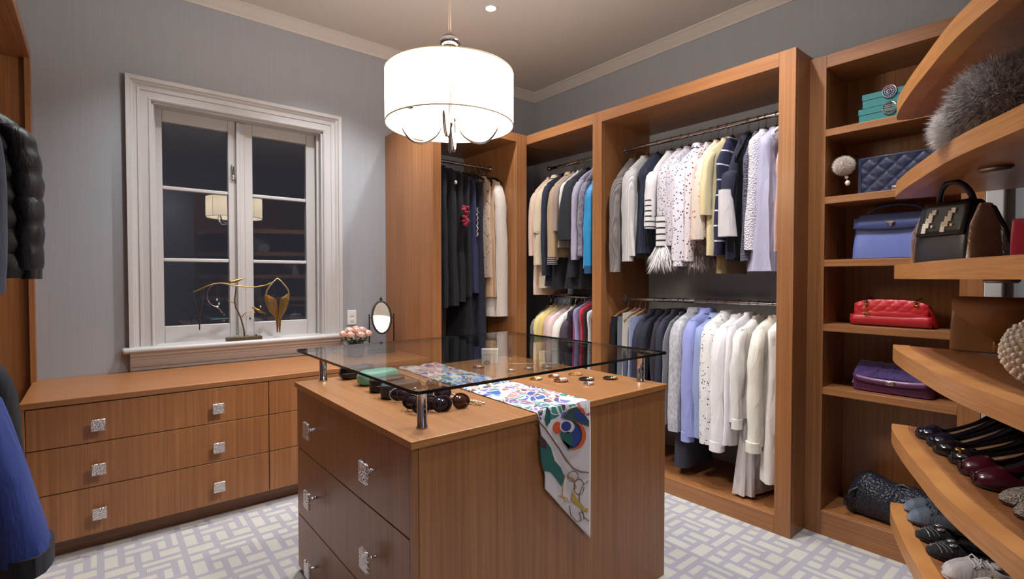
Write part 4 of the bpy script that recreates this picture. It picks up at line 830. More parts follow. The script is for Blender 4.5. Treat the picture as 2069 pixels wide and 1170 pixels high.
PAT=plain('navy_patent',(16,20,40),.12); PAT2=plain('black_patent',(14,14,18),.12); PLUM=plain('plum_patent',(70,14,32),.2); GLT=cloth((44,40,44),'scales',(170,160,150),.3,.35)
def bowx(t,L,W,hh,srf): build('gold_ornament',MB().tube([(.028,-.022,hh*.80),(.03,0,hh*.98),(.028,.022,hh*.80)],.005,6).tube([(.03+.012*math.cos(a),.012*math.sin(a),hh*.96) for a in [k*.628 for k in range(10)]],.003,6,True),GOLD,t)
def silv(t,L,W,hh,srf): build('toe_cap',MB().sph((.022,0,hh*.42),.021,.03,hh*.42,14,8),PAT,t)
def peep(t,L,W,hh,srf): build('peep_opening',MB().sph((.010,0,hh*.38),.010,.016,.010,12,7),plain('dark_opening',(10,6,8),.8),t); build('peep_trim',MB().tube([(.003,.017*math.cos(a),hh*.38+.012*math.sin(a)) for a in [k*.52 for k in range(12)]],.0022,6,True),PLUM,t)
Ez=.7605; Fz=.4385
shoe('pump','navy patent pump, leftmost on the pump shelf','shoe','navy patent pumps',toe(1849,880,Ez),RT,PAT,heel=.075,op=.24,hh=.042,extra=silv)
shoe('pump','navy patent pump, right shoe of the leftmost pair','shoe','navy patent pumps',toe(1871,896,Ez),RT,PAT,heel=.075,op=.24,hh=.042,extra=silv)
shoe('court_shoe','black court shoe with silver toe line beside the navy pumps','shoe','black court shoes',toe(1884,911,Ez),RT+.02,PAT2,heel=.055,op=.26,hh=.042)
shoe('court_shoe','black court shoe with gold bow ornament','shoe','black court shoes',toe(1915,930,Ez),RT+.02,PAT2,heel=.055,op=.26,hh=.042,extra=bowx)
shoe('peep_toe_pump','plum peep-toe pump, left shoe, next to the gold bow shoe','shoe','plum peep-toe pumps',toe(1936,951,Ez),RT+.04,PLUM,heel=.085,op=.28,hh=.05,toeblunt=.35,ins=(34,28,34),extra=peep)
shoe('peep_toe_pump','plum peep-toe pump, right shoe, next to the glitter flats','shoe','plum peep-toe pumps',toe(1963,975,Ez),RT+.05,PLUM,heel=.085,op=.28,hh=.05,toeblunt=.35,ins=(34,28,34),extra=peep)
shoe('glitter_flat','dark glitter flat shoe, left of its pair','shoe','dark glitter flats',toe(2018,1012,Ez),RT+.05,GLT,op=.36,hh=.04,ins=(60,52,50))
shoe('glitter_flat','dark glitter flat shoe, at the right edge','shoe','dark glitter flats',toe(2048,1040,Ez),RT+.05,GLT,op=.36,hh=.04,ins=(60,52,50))
SUE=cloth((96,108,124)); LC=plain('shoe_lace',(70,74,84),.7)
def laces(col,rows=3):
    def f(t,L,W,hh,srf):
        lm=plain('shoe_lace_'+str(col[0]),col,.7)
        for k in range(rows):
            x=L*(.24+.055*k); build('lace',MB().tube([(x+.012*abs(v)/.026,v,srf(x,v)+.0022) for v in (-.026,-.016,-.006,.006,.016,.026)],.0022,6),lm,t)
        build('bow_knot',MB().tube([(L*.36,0,hh*1.16),(L*.34,-.025,hh*1.22),(L*.26,-.034,hh*.92),(L*.34,0,hh*1.15),(L*.30,.028,hh*1.2),(L*.24,.034,hh*.9),(L*.36,0,hh*1.16)],.0022,6,True),lm,t)
        build('tongue',MB().loft([[(L*(.30+.06*i),-W*.5+W*j/5,hh*(.88+.04*i)+.004*math.sin(math.pi*j/5)) for j in range(6)] for i in range(5)],False),lm if 0 else SUE if col[0]<150 else cloth((206,202,204)),t,solid=.003)
    return f
shoe('lace_up_shoe','blue-grey suede lace-up shoe, back one on the lowest curved shelf','shoe','blue-grey suede lace-up shoes',toe(1826,1029,Fz),RT,SUE,op=.42,hh=.052,side=.75,toeblunt=.35,extra=laces((150,156,166) if 0 else (60,66,80)))
shoe('lace_up_shoe','blue-grey suede lace-up shoe, beside the cat-face flats','shoe','blue-grey suede lace-up shoes',toe(1833,1050,Fz),RT,SUE,op=.42,hh=.052,side=.75,toeblunt=.35,extra=laces((60,66,80)))
WT=plain('silver_thread',(190,190,196),.35,.6)
def cat(t,L,W,hh,srf):
    for sy in (-1,1):
        c=(.066,sy*.018,srf(.066,sy*.018)+.002)
        build('eye',MB().tube([(c[0]+.009*math.cos(a),c[1]+.008*math.sin(a),c[2]) for a in [k*.628 for k in range(10)]],.0018,5,True).sph(c,.004,n=8,m=5),WT,t)
        for k in range(3): build('whisker',MB().tube([(.026+.008*k+.010*q_*(1+.5*k),sy*(.006+.030*q_),srf(.026+.008*k+.010*q_*(1+.5*k),sy*(.006+.030*q_))) for q_ in (0,.25,.5,.75,1)],.0013,5),WT,t)
    build('nose_line',MB().tube([(x_,0,srf(x_,0)) for x_ in (.006,.014,.024,.036,.05)],.0013,5).tube([(.012,v_,srf(.012,v_)) for v_ in (-.01,-.005,0,.005,.01)],.0013,5),WT,t)
CT=cloth((16,15,20))
shoe('cat_face_flat','black cat-face flat with silver whiskers, behind its pair','shoe','black cat-face flats',toe(1849,1083,Fz),RT+.02,CT,op=.34,hh=.04,ins=(40,34,34),extra=cat)
shoe('cat_face_flat','black cat-face flat with silver whiskers, nearest the white sneaker','shoe','black cat-face flats',toe(1871,1115,Fz),RT+.03,CT,op=.34,hh=.04,ins=(40,34,34),extra=cat)
SNK=cloth((196,192,194))
shoe('sneaker','white lace-up sneaker at the bottom right','shoe','white sneakers',toe(1903,1160,Fz),RT+.05,SNK,op=.42,hh=.058,side=.8,toeblunt=.3,solec=(210,206,200),extra=laces((214,212,214),4))
shoe('sneaker','white and brown sneaker partly under the shelf, right of its pair','shoe','white sneakers',(toe(1903,1160,Fz)[0]-.09,toe(1903,1160,Fz)[1]-.06,Fz),RT+.05,SNK,op=.42,hh=.058,side=.8,toeblunt=.3,solec=(210,206,200),extra=laces((160,146,120),4))
# ================================================================ ON THE ISLAND
ZI=.8735
def case(name,label,x,y,L,Wd,Hh,m,rz,prof='round',scr=False):
    t=thing(name,label,'glasses case',(x,y,ZI),rz,'glasses cases'); 
    ex=.35 if prof=='round' else .22
    def half(z0,z1,lid):
        mb=MB(); rings=[]
        for i in range(17):
            u=i/16; xx=-L/2+L*u; e_=max(.12,1-abs(2*u-1)**(5 if prof=='round' else 9))**.5; row=[]
            for j in range(25):
                a=(R(180)*j/24) if lid else (R(180)+R(180)*j/24); c,s=math.cos(a),math.sin(a)
                if prof=='round': yy=Wd/2*e_*abs(c)**.6*(1 if c>0 else -1); zz=Hh*.48+Hh*.5*e_**.5*abs(s)**.7*(1 if s>0 else -1)
                else: yy=Wd/2*e_*max(-1,min(1,1.35*c)); zz=Hh*.48+Hh*.5*max(-1,min(1,1.2*s))*e_**.3
                row.append((xx,yy,zz))
            rings.append(row)
        return mb.loft(rings,True)
    build('case_base',half(0,0,False),m,t); build('case_lid',half(0,0,True),m,t)
    build('seam',MB().tube([(-L/2*.96,Wd/2*.6,Hh*.48),(-L/2*.99,0,Hh*.48),(-L/2*.96,-Wd/2*.6,Hh*.48),(-L/2*.8,-Wd/2*1.0,Hh*.48),(L/2*.8,-Wd/2*1.0,Hh*.48)],.0012,5),plain('case_seam',(60,60,60),.4),t)
    if scr:
        pts=[(-L*.42+.004*k,-Wd*.30+.012*math.sin(k*1.9)*(.6+.4*math.sin(k*.7)),Hh*.93+.004) for k in range(0,22)]
        build('script_mark',MB().tube(pts,.0011,5),plain('silver_print',(210,210,214),.3,.4),t)
    return t
case('glasses_case','glossy black glasses case with silver script, at the far end of the row',.965,2.345,.17,.08,.062,BLKG,R(4),'round',True)
case('glasses_case','mint green glasses case, second in the row',.985,2.155,.19,.095,.066,plain('mint_leather',(112,186,164),.35),R(2))
case('glasses_case','black glasses case next to the mint one',.955,2.0,.155,.07,.058,plain('black_case',(20,20,24),.5),R(5),'hex')
case('glasses_case','charcoal angular glasses case nearest the sunglasses',.945,1.865,.16,.072,.06,plain('charcoal_case',(44,44,50),.6),R(6),'hex')
def shades(label,px,py,rz,fcol,lcol,pitch=0,lift=0,rl=.027,frm=.0022,grp='sunglasses in a pile'):
    p=at(px,py,'Z',ZI+.012+lift); t=thing('sunglasses',label,'sunglasses',(p.x,p.y,ZI+.002+lift),rot=(R(pitch),0,rz),group=grp)
    fm=plain('frame_%d'%fcol[0],fcol,.18,.0 if fcol[0]<150 else .6); lm=plain('tinted_lens_%d'%lcol[0],lcol,.04,.0)
    for s in (-1,1):
        c=(s*.034,0,.026); pts=[(c[0]+rl*1.08*math.cos(a)*(1+.08*s*math.cos(a)),-.004*abs(math.cos(a)),c[2]+rl*.9*math.sin(a)) for a in [2*math.pi*k/20 for k in range(20)]]
        build('rim',MB().tube(pts,frm,6,True),fm,t)
        lv=[(c[0],-.006,c[2])]+[(q[0],q[1],q[2]) for q in pts]; build('lens',MB().add(lv,[(0,1+k,1+(k+1)%20) for k in range(20)]),lm,t,solid=.0015)
        build('temple',MB().tube([(s*.064,0,.036),(s*.070,.02,.036),(s*.068,.09,.030),(s*.060,.13,.012)],[.003,.0028,.0022,.003],6),fm,t)
    build('bridge',MB().tube([(-.010,-.002,.034),(0,-.005,.039),(.010,-.002,.034)],frm,6),fm,t)
DKL=(30,22,32); PUL=(52,34,44); BRL=(62,34,26)
shades('sunglasses with white cat-eye frame, left end of the pile',822,806,R(-38),(214,206,206),DKL,-8)
shades('sunglasses with dark metal frame behind the front post',838,806,R(-30),(60,50,60),PUL,-14,.008)
shades('black round sunglasses just right of the front post',872,828,R(-18),(26,20,26),DKL,-20,0,.030)
shades('dark tortoise sunglasses left of the front post',850,822,R(-46),(44,28,30),PUL,-12,.004,.028)
shades('brown oversized sunglasses at the right end of the pile',915,822,R(-6),(70,36,28),BRL,-22,0,.031,.003)
shades('purple tinted sunglasses on top of the pile',875,804,R(-24),(52,40,56),PUL,-26,.022,.029)
shades('thin wire sunglasses behind the pile',856,786,R(-20),(190,186,190),DKL,-10,.0,.026,.0014)
def beads(label,pts,r,m,cat='necklace',grp=None,name='pearl_necklace',step=2.3):
    P3=[at(x,y,'Z',ZI+r) for x,y in pts]; mb=MB(); cum=[0]
    for a,b in zip(P3,P3[1:]): cum.append(cum[-1]+(b-a).length)
    n=int(cum[-1]/(r*step)); o0=P3[0]
    for k in range(n+1):
        d=cum[-1]*k/max(n,1); i=max(j for j in range(len(cum)) if cum[j]<=d+1e-9); i=min(i,len(P3)-2); q=(d-cum[i])/(cum[i+1]-cum[i]); p=P3[i].lerp(P3[i+1],q)-Vector((o0.x,o0.y,ZI)); mb.sph((p.x,p.y+.002*math.sin(k*1.7),r+.0005),r*(1 if k%3 else .75),n=8,m=5)
    t=thing(name,label,cat,(o0.x,o0.y,ZI),0,grp); build('bead_string',mb,m,t,kind='stuff'); build('clasp',MB().sph((0,0,r),r*1.1,r*.6,r*.6,8,5),GOLD,t); return t
PE=plain('pearl',(228,218,208),.25,.1); GB=plain('gold_beads',(206,178,138),.22,.7)
beads('long pearl and gold bead necklace beside the scarf',[(806,764),(822,768),(838,776),(858,786),(885,792),(905,800),(930,806),(958,810),(978,815)],.0042,PE)
beads('second beaded necklace nearer the sunglasses',[(812,756),(850,768),(872,782),(895,790),(915,797),(940,806),(972,818),(955,817),(930,812),(905,805)],.0036,GB)
# scarf
def scarf():
    t=thing('silk_scarf','white silk scarf with multicoloured print draped over the island','scarf',(1.33,1.8,ZI))
    W0,W1=1.188,1.466; nx=28; rows=[]; uvs=[]
    yb,yf=2.43,1.313; n1=56
    for i in range(n1+1):
        v=i/n1; y=yb+(yf+.004-yb)*v; row=[]
        xl=1.225+(1.192-1.225)*v; xr=1.452+(1.472-1.452)*v
        for j in range(nx+1):
            u=j/nx; x=xl+(xr-xl)*u; h=.006+.0035*math.sin(u*9+v*5)+.0025*math.sin(u*21-v*9)+.003*noise.noise(Vector((x*18,y*9,3)))
            if u<.03 or u>.97: h=.002
            row.append((x,y+(.006*math.sin(u*11) if i==0 else 0),ZI+max(.0015,h)))
        rows.append(row)
    yf2=1.3085; n2=40
    for i in range(1,n2+1):
        v=i/n2; row=[]
        for j in range(nx+1):
            u=j/nx; xl=1.194+.030*min(1,v*1.2); x0=xl; x1=1.464
            zb_l=.600; zb_r=.343; zb=zb_l+(zb_r-zb_l)*u; z=ZI+.001+(zb-ZI)*v; x=x0+(x1-x0)*u
            row.append((x,1.3125-.0035*min(1,v*6)-.0022*math.sin(u*7+1)*min(1,v*4),z))
        rows.append(row)
    m=MB().loft(rows,False); N=len(rows)
    for i in range(len(m.v)): pass
    mt=NT('printed_silk'); at_=mt.n('UVMap'); 
    sep=mt.n('SeparateXYZ'); mt.t.links.new(at_.outputs[0],sep.inputs[0])
    nz=mt.n('TexNoise',{'Vector':at_.outputs[0],'Scale':2.2,'Detail':1.0}); wv=mt.n('VectorMath',operation='MULTIPLY_ADD'); mt.t.links.new(nz.outputs[1],wv.inputs[0]); wv.inputs[1].default_value=(.5,.5,0); mt.t.links.new(at_.outputs[0],wv.inputs[2])
    vo=mt.n('TexVoronoi',{'Vector':wv.outputs[0],'Scale':6.5}); ve=mt.n('TexVoronoi',{'Vector':wv.outputs[0],'Scale':6.5},feature='DISTANCE_TO_EDGE'); sc=mt.n('SeparateColor'); mt.t.links.new(vo.outputs['Color'],sc.inputs[0])
    pal=[(30,70,160),(222,216,218),(206,92,52),(24,104,96),(222,216,220),(110,96,170),(70,130,196),(60,40,60),(120,60,90),(190,120,120),(24,120,110),(36,50,120)]
    col=mt.ramp(sc.outputs[0],[(k/len(pal),lin(c)) for k,c in enumerate(pal)],'CONSTANT')
    vi=mt.n('TexVoronoi',{'Vector':wv.outputs[0],'Scale':6.5}); inner_=mt.math('LESS_THAN',vi.outputs[0],.20); sc2=mt.ramp(sc.outputs[1],[(k/len(pal),lin(c)) for k,c in enumerate(pal[::-1])],'CONSTANT')
    col=mt.mix(inner_,col,sc2); col=mt.mix(mt.math('LESS_THAN',ve.outputs[0],.055),col,lin((206,200,204)))
    w2=mt.n('TexWave',{'Vector':wv.outputs[0],'Scale':1.3,'Distortion':3.0}); col=mt.mix(mt.math('GREATER_THAN',w2.outputs[0],.975),col,lin((206,200,204)))
    hang=mt.math('GREATER_THAN',sep.outputs[1],4.35); col=mt.mix(hang,col,lin((206,198,200)))
    mt.p(Base_Color=col,Roughness=.45,Sheen_Weight=.3)
    o=build('printed_cloth',m,mt.mat,t,world=True); me=o.data; uv=me.uv_layers.new(name='UVMap')
    for l in me.loops:
        i,j=divmod(l.vertex_index,nx+1); uv.data[l.index].uv=(j/nx, i/ (n1) *4.2 if i<=n1 else 4.2+(i-n1)/n2*1.5)
    o.modifiers.new('s','SOLIDIFY').thickness=.0012
    # large printed figures on the hanging end
    F=lambda px,py,d=0: (lambda p:(p.x,p.z))(at(px,py,'Y',1.305))
    def fig(name,pts,c,k): 
        q=[F(*p) for p in pts]; o=build(name,MB().prismY(q,1.3045-.0005*k,1.3052-.0005*k),plain('silk_print_%d_%d'%(c[0],c[2]),c,.5),t,world=True,smooth=False); return o
    C=lambda cx,cy,rx,ry,n=20,a0=0,a1=360:[(cx+rx*math.cos(R(a0+(a1-a0)*i/n)),cy+ry*math.sin(R(a0+(a1-a0)*i/n))) for i in range(n+(0 if a1-a0==360 else 1))]
    TEAL=(26,92,88); BLU=(34,60,134); ORG=(204,84,42); NVY=(40,40,70); WHT=(206,198,200); BRN=(92,70,58); GLD=(178,142,52)
    fig('printed_figure',[(1093,880),(1101,888),(1113,905),(1120,930),(1133,945),(1139,960),(1142,965),(1134,982),(1124,968),(1112,954),(1098,951),(1093,930),(1091,905)],TEAL,1)
    fig('printed_figure',[(1089,878),(1102,890),(1105,907),(1091,903)],(70,34,48),2)
    fig('printed_disc',C(1160,880,24,28),ORG,1); fig('printed_disc',C(1155,878,21,27),NVY,2); fig('printed_disc',C(1156,880,16,22),BLU,3)
    fig('printed_figure',[(1130,875),(1150,872),(1158,890),(1148,908),(1158,906),(1146,900),(1136,888)],TEAL,4)
    fig('printed_disc',C(1126,864,9,12),ORG,1); fig('printed_disc',C(1145,862,15,13),WHT,4); fig('printed_disc',C(1143,861,10,10),BLU,5)
    fig('printed_figure',[(1135,845),(1150,826),(1165,822),(1180,836),(1190,850),(1190,862),(1172,856),(1155,848)],(52,78,76),1); fig('printed_figure',[(1158,834),(1172,830),(1186,846),(1186,854),(1166,848)],BLU,2); fig('printed_figure',[(1168,822),(1178,825),(1184,838),(1174,834)],ORG,3)
    fig('printed_figure',[(1104,822),(1112,830),(1112,852),(1104,862),(1101,846)],TEAL,1)
    def rope(pts,r,c): 
        q=[at(x,y,'Y',1.3050) for x,y in pts]; build('printed_rope',MB().tube(q,r,6),plain('silk_print_%d_%d'%(c[0],c[2]),c,.5),t,world=True)
    rope([(1086,848),(1100,864),(1115,885),(1130,907),(1145,930),(1158,946),(1172,953),(1189,955)],.0022,BRN)
    rope(C(1158,962,11,10),.0014,BRN); rope(C(1170,984,10,16),.0014,BRN); rope([(1189,972),(1178,980),(1170,1000),(1172,1020),(1180,1045),(1190,1053)],.0014,BRN); rope([(1151,1022),(1153,1040),(1165,1054),(1175,1052),(1171,1036),(1178,1034),(1180,1050)],.0014,BRN)
    rope([(1142,958),(1138,978),(1136,1000),(1142,1014),(1150,1016),(1144,1006),(1128,1002)],.0018,GLD); rope([(1148,962),(1158,966),(1164,985),(1156,1000)],.002,GLD)
    fig('printed_figure',[(1156,995),(1163,1003),(1182,1028),(1187,1029),(1184,1034),(1178,1032),(1160,1016),(1154,1012)],GLD,2); rope(C(1185,1031,4,4,10),.0012,GLD)
scarf()
# jewellery on the right half
def bangle(label,px,py,r,th,m,name='bangle',tilt=0,extra=None,z0=0,grp='bangles and bracelets on the island'):
    p=at(px,py,'Z',ZI+.003); t=thing(name,label,'bracelet',(p.x,p.y,ZI+z0),rot=(R(tilt),0,0),group=grp)
    build('band',MB().tube([(r*math.cos(a),r*.85*math.sin(a),th) for a in [2*math.pi*k/24 for k in range(24)]],th,6,True),m,t)
    build('stones',MB().sph((-.5*r,-.7*r,th*1.7),th*1.3,n=8,m=5).sph((-.2*r,-.82*r,th*1.9),th*1.6,n=8,m=5).sph((.15*r,-.84*r,th*1.9),th*1.5,n=8,m=5).sph((.5*r,-.7*r,th*1.7),th*1.2,n=8,m=5),extra or SIL,t)
CRY=plain('crystal',(236,226,232),.08,.5); RG=plain('rose_gold',(200,150,120),.2,1); DKS=plain('dark_stones',(40,40,56),.15,.3)
for a in (('gold bangle with white enamel beside the scarf',1083,765,.028,.0035,GOLD,PE),('crystal bracelet, left of the chunky rose one',1119,760,.026,.004,RG,CRY),('chunky rose crystal bracelet near the centre',1133,769,.030,.006,RG,CRY),('thin gold hoop bangle with beads, furthest back beyond the glass edge',1163,756,.036,.0022,GOLD,GOLD),
    ('dark enamel cuff bracelet',1185,766,.034,.005,DKS,SIL),('silver crystal bracelet in front of the dark cuff',1189,775,.022,.004,SIL,CRY),('dark bronze bangle near the right post',1233,764,.033,.0045,BRONZE,GOLD),
    ('silver ring-shaped bracelet under the glass, left',1032,749,.024,.004,SIL,CRY),('crystal bracelet under the glass near the watch',1067,745,.022,.004,SIL,CRY),('crystal hoop under the glass, right of the watch',1104,742,.022,.004,SIL,CRY),('pale rose bangle in front of the white box',967,742,.03,.003,RG,RG)):
    bangle(a[0],a[1],a[2],a[3],a[4],a[5],extra=a[6])
p=at(1083,735,'Z',ZI); t=thing('wristwatch','white strap wristwatch laid flat under the glass','watch',(p.x,p.y,ZI),R(-38))
build('strap',MB().box(-.13,-.018,-.005,.005,0,.003).box(.018,.11,-.005,.005,0,.003),plain('white_strap',(224,214,208),.5),t,bev=.001); build('watch_case',MB().lathe([(.001,0),(.017,0),(.018,.006),(.014,.009),(.001,.0095)],(0,0,0),20),GOLD,t); build('watch_face',MB().lathe([(.001,.0096),(.013,.0098),(.013,.0101),(.001,.0103)],(0,0,0),16),DKS,t)
p=at(987,737,'Z',ZI); t=thing('jewelry_box','white square jewellery box with a small brown ornament before it','box',(p.x+.04,p.y+.04,ZI),R(-38)); WB=plain('white_box_card',(216,218,218),.5)
build('box_body',MB().box(-.045,.045,-.035,.035,0,.055),WB,t,bev=.002); build('box_lid',MB().box(-.0465,.0465,-.0365,.0365,.055,.08),WB,t,bev=.002)
p=at(980,737,'Z',ZI); t=thing('brooch','small brown flower brooch before the white box','brooch',(p.x,p.y-.02,ZI),R(-38))
for k in range(6): a=k*1.047; build('petal',MB().sph((.011*math.cos(a),-.0,.014+.009*math.sin(a)),.008,.004,.007,8,5),plain('brown_enamel',(84,54,46),.35),t)
build('stone',MB().sph((0,-.004,.014),.005,n=8,m=5),RG,t)
for i,(px,py,m,lab) in enumerate(((1138,737,GOLD,'tiny gold stud earring at the glass edge, upper one'),(1131,741,GOLD,'tiny gold stud earring at the glass edge, lower one'),(1150,749,SIL,'small silver stud earring behind the thin hoop'))):
    p=at(px,py,'Z',ZI); t=thing('stud_earring',lab,'earring',(p.x,p.y,ZI)); build('stone',MB().sph((0,0,.004),.0045,n=8,m=5),m,t); build('pin',MB().tube([(0,0,.004),(.008,.003,.001)],.0008,5),SIL,t)
# ================================================================ WINDOW SILL
YS=3.885; q=lambda x,y,d=0:at(x,y,'Y',YS+d)
base=q(492,684); t=thing('jewelry_tree','bronze bird-branch jewellery stand on the window sill','jewelry stand',(base.x,YS,.922))
Bp=lambda L,d=0:[tuple(q(x,y,d)) for x,y in L]
bxa,bxb=q(457,684).x,q(528,682).x
build('tray_base',MB().box(bxa,bxb,YS-.028,YS+.028,.9225,.944).box(bxa+.006,bxb-.006,YS-.022,YS+.022,.944,.946),plain('bronze_tray',(92,80,62),.5,.6),t,bev=.002,world=True)
build('trunk',MB().tube([(q(494,675).x,YS,.944)]+Bp([(493,668),(491,658),(486,641),(480,628),(476,621),(474,606),(476,592),(477,580)]),[.006,.0055,.005,.0048,.0046,.0045,.0045,.0042,.004],8),plain('brown_bronze',(104,80,62),.4,.7),t,world=True)
build('branch',MB().tube(Bp([(391,590),(401,586),(412,581),(421,577),(431,574),(444,572),(456,573),(470,577),(483,578),(500,580),(515,580),(528,578),(538,576),(551,570),(557,565),(560,562)]),[.004,.0042,.0045,.0045,.005,.0045,.0045,.0045,.0045,.004,.004,.0045,.0045,.004,.0035,.0025],7),BRASS,t,world=True)
build('twig',MB().tube(Bp([(489,641),(493,635),(499,631),(506,630),(515,631)]),.0028,6),BRASS,t,world=True); build('twig',MB().tube(Bp([(474,613),(468,610),(461,608)]),.0025,6),BRASS,t,world=True)
def bird(x0,y0,x1,y1,s):
    a,b=q(x0,y0),q(x1,y1); d=b-a; m=MB(); rings=[]; pr=[(0,.002),(.08,.006),(.2,.010),(.32,.009),(.45,.013),(.62,.012),(.76,.007),(.9,.004),(1.0,.003)]
    for u,r in pr:
        c=a+d*u; rings.append([(c.x+0,c.y+r*.8*s*math.cos(k*.785),c.z+r*s*math.sin(k*.785)+(.004 if u<.3 else 0)) for k in range(8)])
    m.loft(rings); m.sph(tuple(a+d*.16+Vector((0,0,.006))),.008*s,n=8,m=5); build('bird',m,BRASS,t,world=True)
bird(461,573,494,562,1.0); bird(508,621,538,634,1.0)
for i,(x,y) in enumerate(((479,680),(500,678),(517,675),(521,677))):
    p=q(x,y); e=thing('stud_earring',['pearl stud earring left on the tray of the stand','rose stud earring in the middle of the tray','dark stone earring right on the tray','small crystal earring at the right end of the tray'][i],'earring',(p.x,YS-.008,.9465)); build('stone',MB().sph((0,0,.005),.006 if i==2 else .0045,n=8,m=5),(PE,RG,DKS,CRY)[i],e); build('pin',MB().tube([(0,0,.004),(.006,.006,.001)],.0008,5),SIL,e)
GR2=plain('fine_chain',(120,104,96),.35,.8)
p=q(391,590,-.006); n_=thing('pendant_necklace','fine chain necklace with a dark spike pendant, left end of the stand','necklace',(p.x,YS-.006,p.z))
build('chain',MB().tube(Bp([(390,589),(391,592),(398,620),(403,646),(410,610),(412,592),(412,582)],-.006),.0012,5),GR2,n_,world=True)
a=q(403,648,-.006); build('pendant',MB().lathe([(.001,.014),(.006,.012),(.0075,0),(.004,-.012),(.0035,-.05),(.001,-.058)],(a.x,a.y,a.z-.006),10),plain('dark_pendant',(60,50,50),.4,.5),n_,world=True)
c_=thing('collar_necklace','silver collar necklace with pearl and star charms on the stand','necklace',(q(430,580).x,YS-.008,q(430,574).z))
build('collar',MB().tube(smoothp(Bp([(433,573),(426,579),(420,588),(418,598),(421,608),(428,616),(437,620),(445,626),(450,633)],-.008)),.0024,6),SIL,c_,world=True); build('pearl_bead',MB().sph(tuple(q(439,620,-.01)),.0075,n=10,m=6),PE,c_,world=True)
def star(x,y,r):
    p=q(x,y,-.010); pts=[(p.x+(r if k%2==0 else r*.42)*math.sin(k*math.pi/5),p.z+(r if k%2==0 else r*.42)*math.cos(k*math.pi/5)) for k in range(10)]; build('star_charm',MB().prismY(pts,p.y-.001,p.y+.001),SIL,c_,world=True,smooth=False)
star(447,630,.011); star(453,636,.009); star(452,648,.011)
for (x,y,y2,lab) in ((442,578,612,'long thin drop earring left of the trunk'),(438,577,604,'shorter drop earring beside it, left of the trunk'),(526,580,618,'crystal lantern drop earring over the small bird'),(505,629,642,'teal teardrop earring under the twig')):
    p=q(x,y,-.007); e=thing('drop_earring',lab,'earring',(p.x,p.y,p.z)); z2=q(x,y2,-.007).z; build('wire',MB().tube([(p.x,p.y,p.z),(p.x,p.y,z2)],.0009,5),GR2,e,world=True); build('drop',MB().sph((p.x,p.y,z2-.006),.005,.004,.009,8,6),CRY if y2<640 else DKS,e,world=True)
w_=thing('wing_necklace','gold feather-wing necklace hanging from the right branch tip','necklace',(q(562,562).x,YS-.010,q(562,562).z))
build('collar',MB().tube(Bp([(537,597),(539,588),(545,578),(552,570),(560,562),(568,568),(575,576),(582,585),(584,594)],-.01),[.004,.0055,.006,.005,.003,.005,.006,.0055,.004],8),plain('pale_gold',(200,180,150),.3,.9),w_,world=True)
for s,out,inn_ in ((0,[(535,595),(536,604),(538,613),(541,621),(545,629),(550,636),(554,641),(556,650),(557,661),(557.5,671)],[(541,596),(547,600),(553,602),(557,606),(559,614),(560.5,624),(561.5,634),(562,645),(562,658),(561.5,672)]),(1,[(585,592),(584,602),(582,611),(580,619),(577,627),(573,635),(570,642),(569,650),(568.5,660),(568,671)],[(580,594),(575,599),(570,601),(567,605),(566,613),(565,624),(564,634),(563.5,645),(563.5,658),(564,672)])):
    for k in range(11):
        u=k/10; pts=[]
        for i,(o_,n2) in enumerate(zip(out,inn_)):
            if i>9-abs(u-1)*0-(0 if u>.5 else int((.5-u)*8)): break
            pts.append(tuple(q(o_[0]+(n2[0]-o_[0])*u,o_[1]+(n2[1]-o_[1])*u,-.012-.004*math.sin(u*3.1))))
        if len(pts)>1: build('feather',MB().tube(pts,[.0022]*(len(pts)-1)+[.0009],6),GOLD,w_,world=True)
# ================================================================ MIRROR, FLOWERS
mx=at(771,640,'Y',3.68); t=thing('vanity_mirror','oval dark-framed tilting vanity mirror on the dresser beside the wardrobe panel','mirror',(mx.x,3.68,.7715),R(-20)); zc=mx.z-.7715-.004; rx_,rz_=.070,.128
el=lambda k_,y=0,n=32:[(rx_*k_*math.cos(2*math.pi*i/n),y,zc+rz_*(1+(k_-1)*rx_/rz_)*math.sin(2*math.pi*i/n)) for i in range(n)]
TM=Matrix.Translation((0,0,zc))@Matrix.Rotation(R(-20),4,'X')@Matrix.Translation((0,0,-zc))
build('oval_frame',MB().tube(el(1.0),.0085,8,True).tf(TM),BRONZE,t)
e=el(.93,-.002); build('mirror_glass',MB().prismY([(x,z) for x,_,z in e],-.003,.001).tf(TM),plain('mirror_silver',(232,232,228),.03,1),t,smooth=False); e=el(.97,0); build('backing',MB().prismY([(x,z) for x,_,z in e],.001,.006).tf(TM),BRONZE,t,smooth=False)
build('finial',MB().lathe([(.003,0),(.010,.006),(.011,.018),(.006,.030),(.002,.034)],(0,0,zc+rz_+.004),10).tf(TM),BRONZE,t)
for s in (-1,1):
    build('support_post',MB().tube([(s*.092,.0,.012),(s*.092,0,zc+.015)],[.006,.0045],8).sph((s*.092,0,zc+.02),.007,n=8,m=5).tube([(s*.092,0,zc),(s*.072,0,zc)],.0035,6),BRONZE,t)
build('base',MB().box(-.105,.105,-.05,.05,0,.014).box(-.085,.085,-.035,.035,.014,.05),BRONZE,t,bev=.003)
fx=at(719,676,'Y',3.62); t=thing('rose_vase','low vase of pale pink roses on the dresser','flower vase',(fx.x,3.62,.7715)); zf=fx.z-.7715
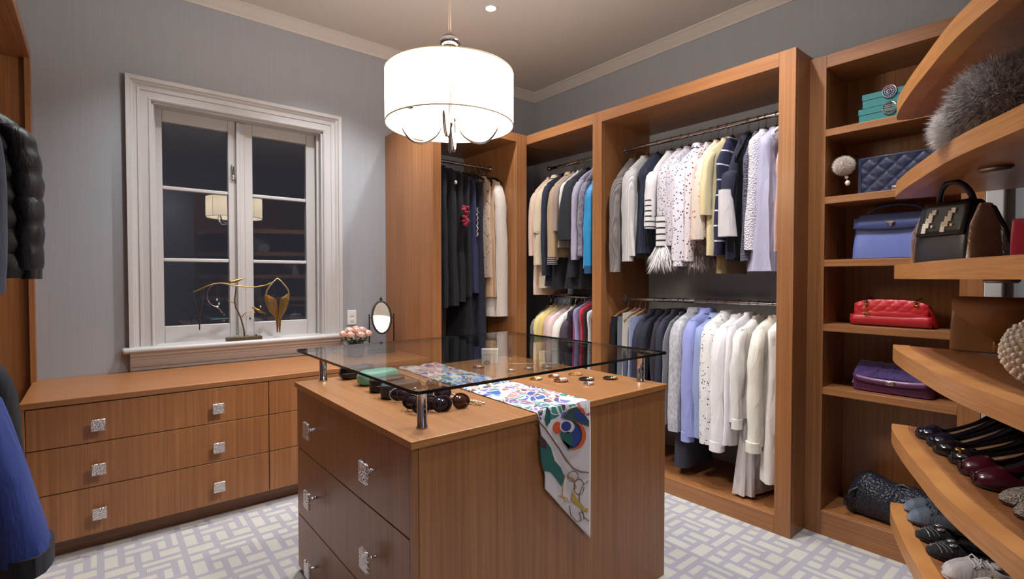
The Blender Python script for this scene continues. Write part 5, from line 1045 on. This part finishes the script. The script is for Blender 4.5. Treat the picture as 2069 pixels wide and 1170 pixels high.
build('vase',MB().lathe([(.045,0),(.055,.01),(.060,.05),(.055,.10),(.052,.118),(.046,.112)],(0,0,0),20),plain('dark_glass_vase',(70,62,60),.15,.2),t)
PKM=[plain('rose_petal_%d'%i,c,.6) for i,c in enumerate(((238,206,194),(242,214,202),(236,198,188)))]
spots=[(0,0,.045)]+[(.052*math.cos(a),.052*math.sin(a),.034) for a in [k*1.047+.3 for k in range(6)]]+[(.093*math.cos(a),.093*math.sin(a),.008) for a in [k*.785 for k in range(8)]]
for i,(x,y,z) in enumerate(spots):
    rn=random.Random(i); mb=MB(); mb.sph((x,y,z+zf),.017,.017,.02,10,6)
    for L_,(nP,rr,ph_) in enumerate(((3,.014,.9),(5,.022,.75),(6,.029,.5))):
        for k in range(nP):
            a=2*math.pi*k/nP+L_*.7+rn.random()*.4; rows=[]
            for u in range(4):
                h=-.016+.036*u/3*(1-.12*L_); rad=rr*(.55+.5*math.sin(u/3*1.7)); rows.append([(x+rad*math.cos(a+b)*1.0,y+rad*math.sin(a+b),z+zf+h-.004*abs(b)*3*(u/3)) for b in [(-.62+1.24*w/4)*(1.1-.1*u) for w in range(5)]])
            mb.loft(rows,False)
    build('rose',mb,PKM[i%3],t)
lf=plain('rose_leaf',(58,78,44),.5)
for k in range(16):
    a=k*.393+.1; r0=.045; mb=MB(); c,s=math.cos(a),math.sin(a); z0=.105+.012*(k%3); L_=.055+.012*(k%2)
    mb.add([(r0*c,r0*s,z0),((r0+L_*.5)*c-.014*s,(r0+L_*.5)*s+.014*c,z0+.012),((r0+L_)*c,(r0+L_)*s,z0-.004),((r0+L_*.5)*c+.014*s,(r0+L_*.5)*s-.014*c,z0+.012),((r0+L_*.5)*c,(r0+L_*.5)*s,z0+.005)],[(0,1,4),(1,2,4),(2,3,4),(3,0,4)]); build('leaf',mb,lf,t)
for i,(x,y,z) in enumerate(spots): build('stem',MB().tube([(x*.3,y*.3,.03),(x*.55,y*.55,.10),(x,y,z+zf-.015)],.002,5),lf,t)
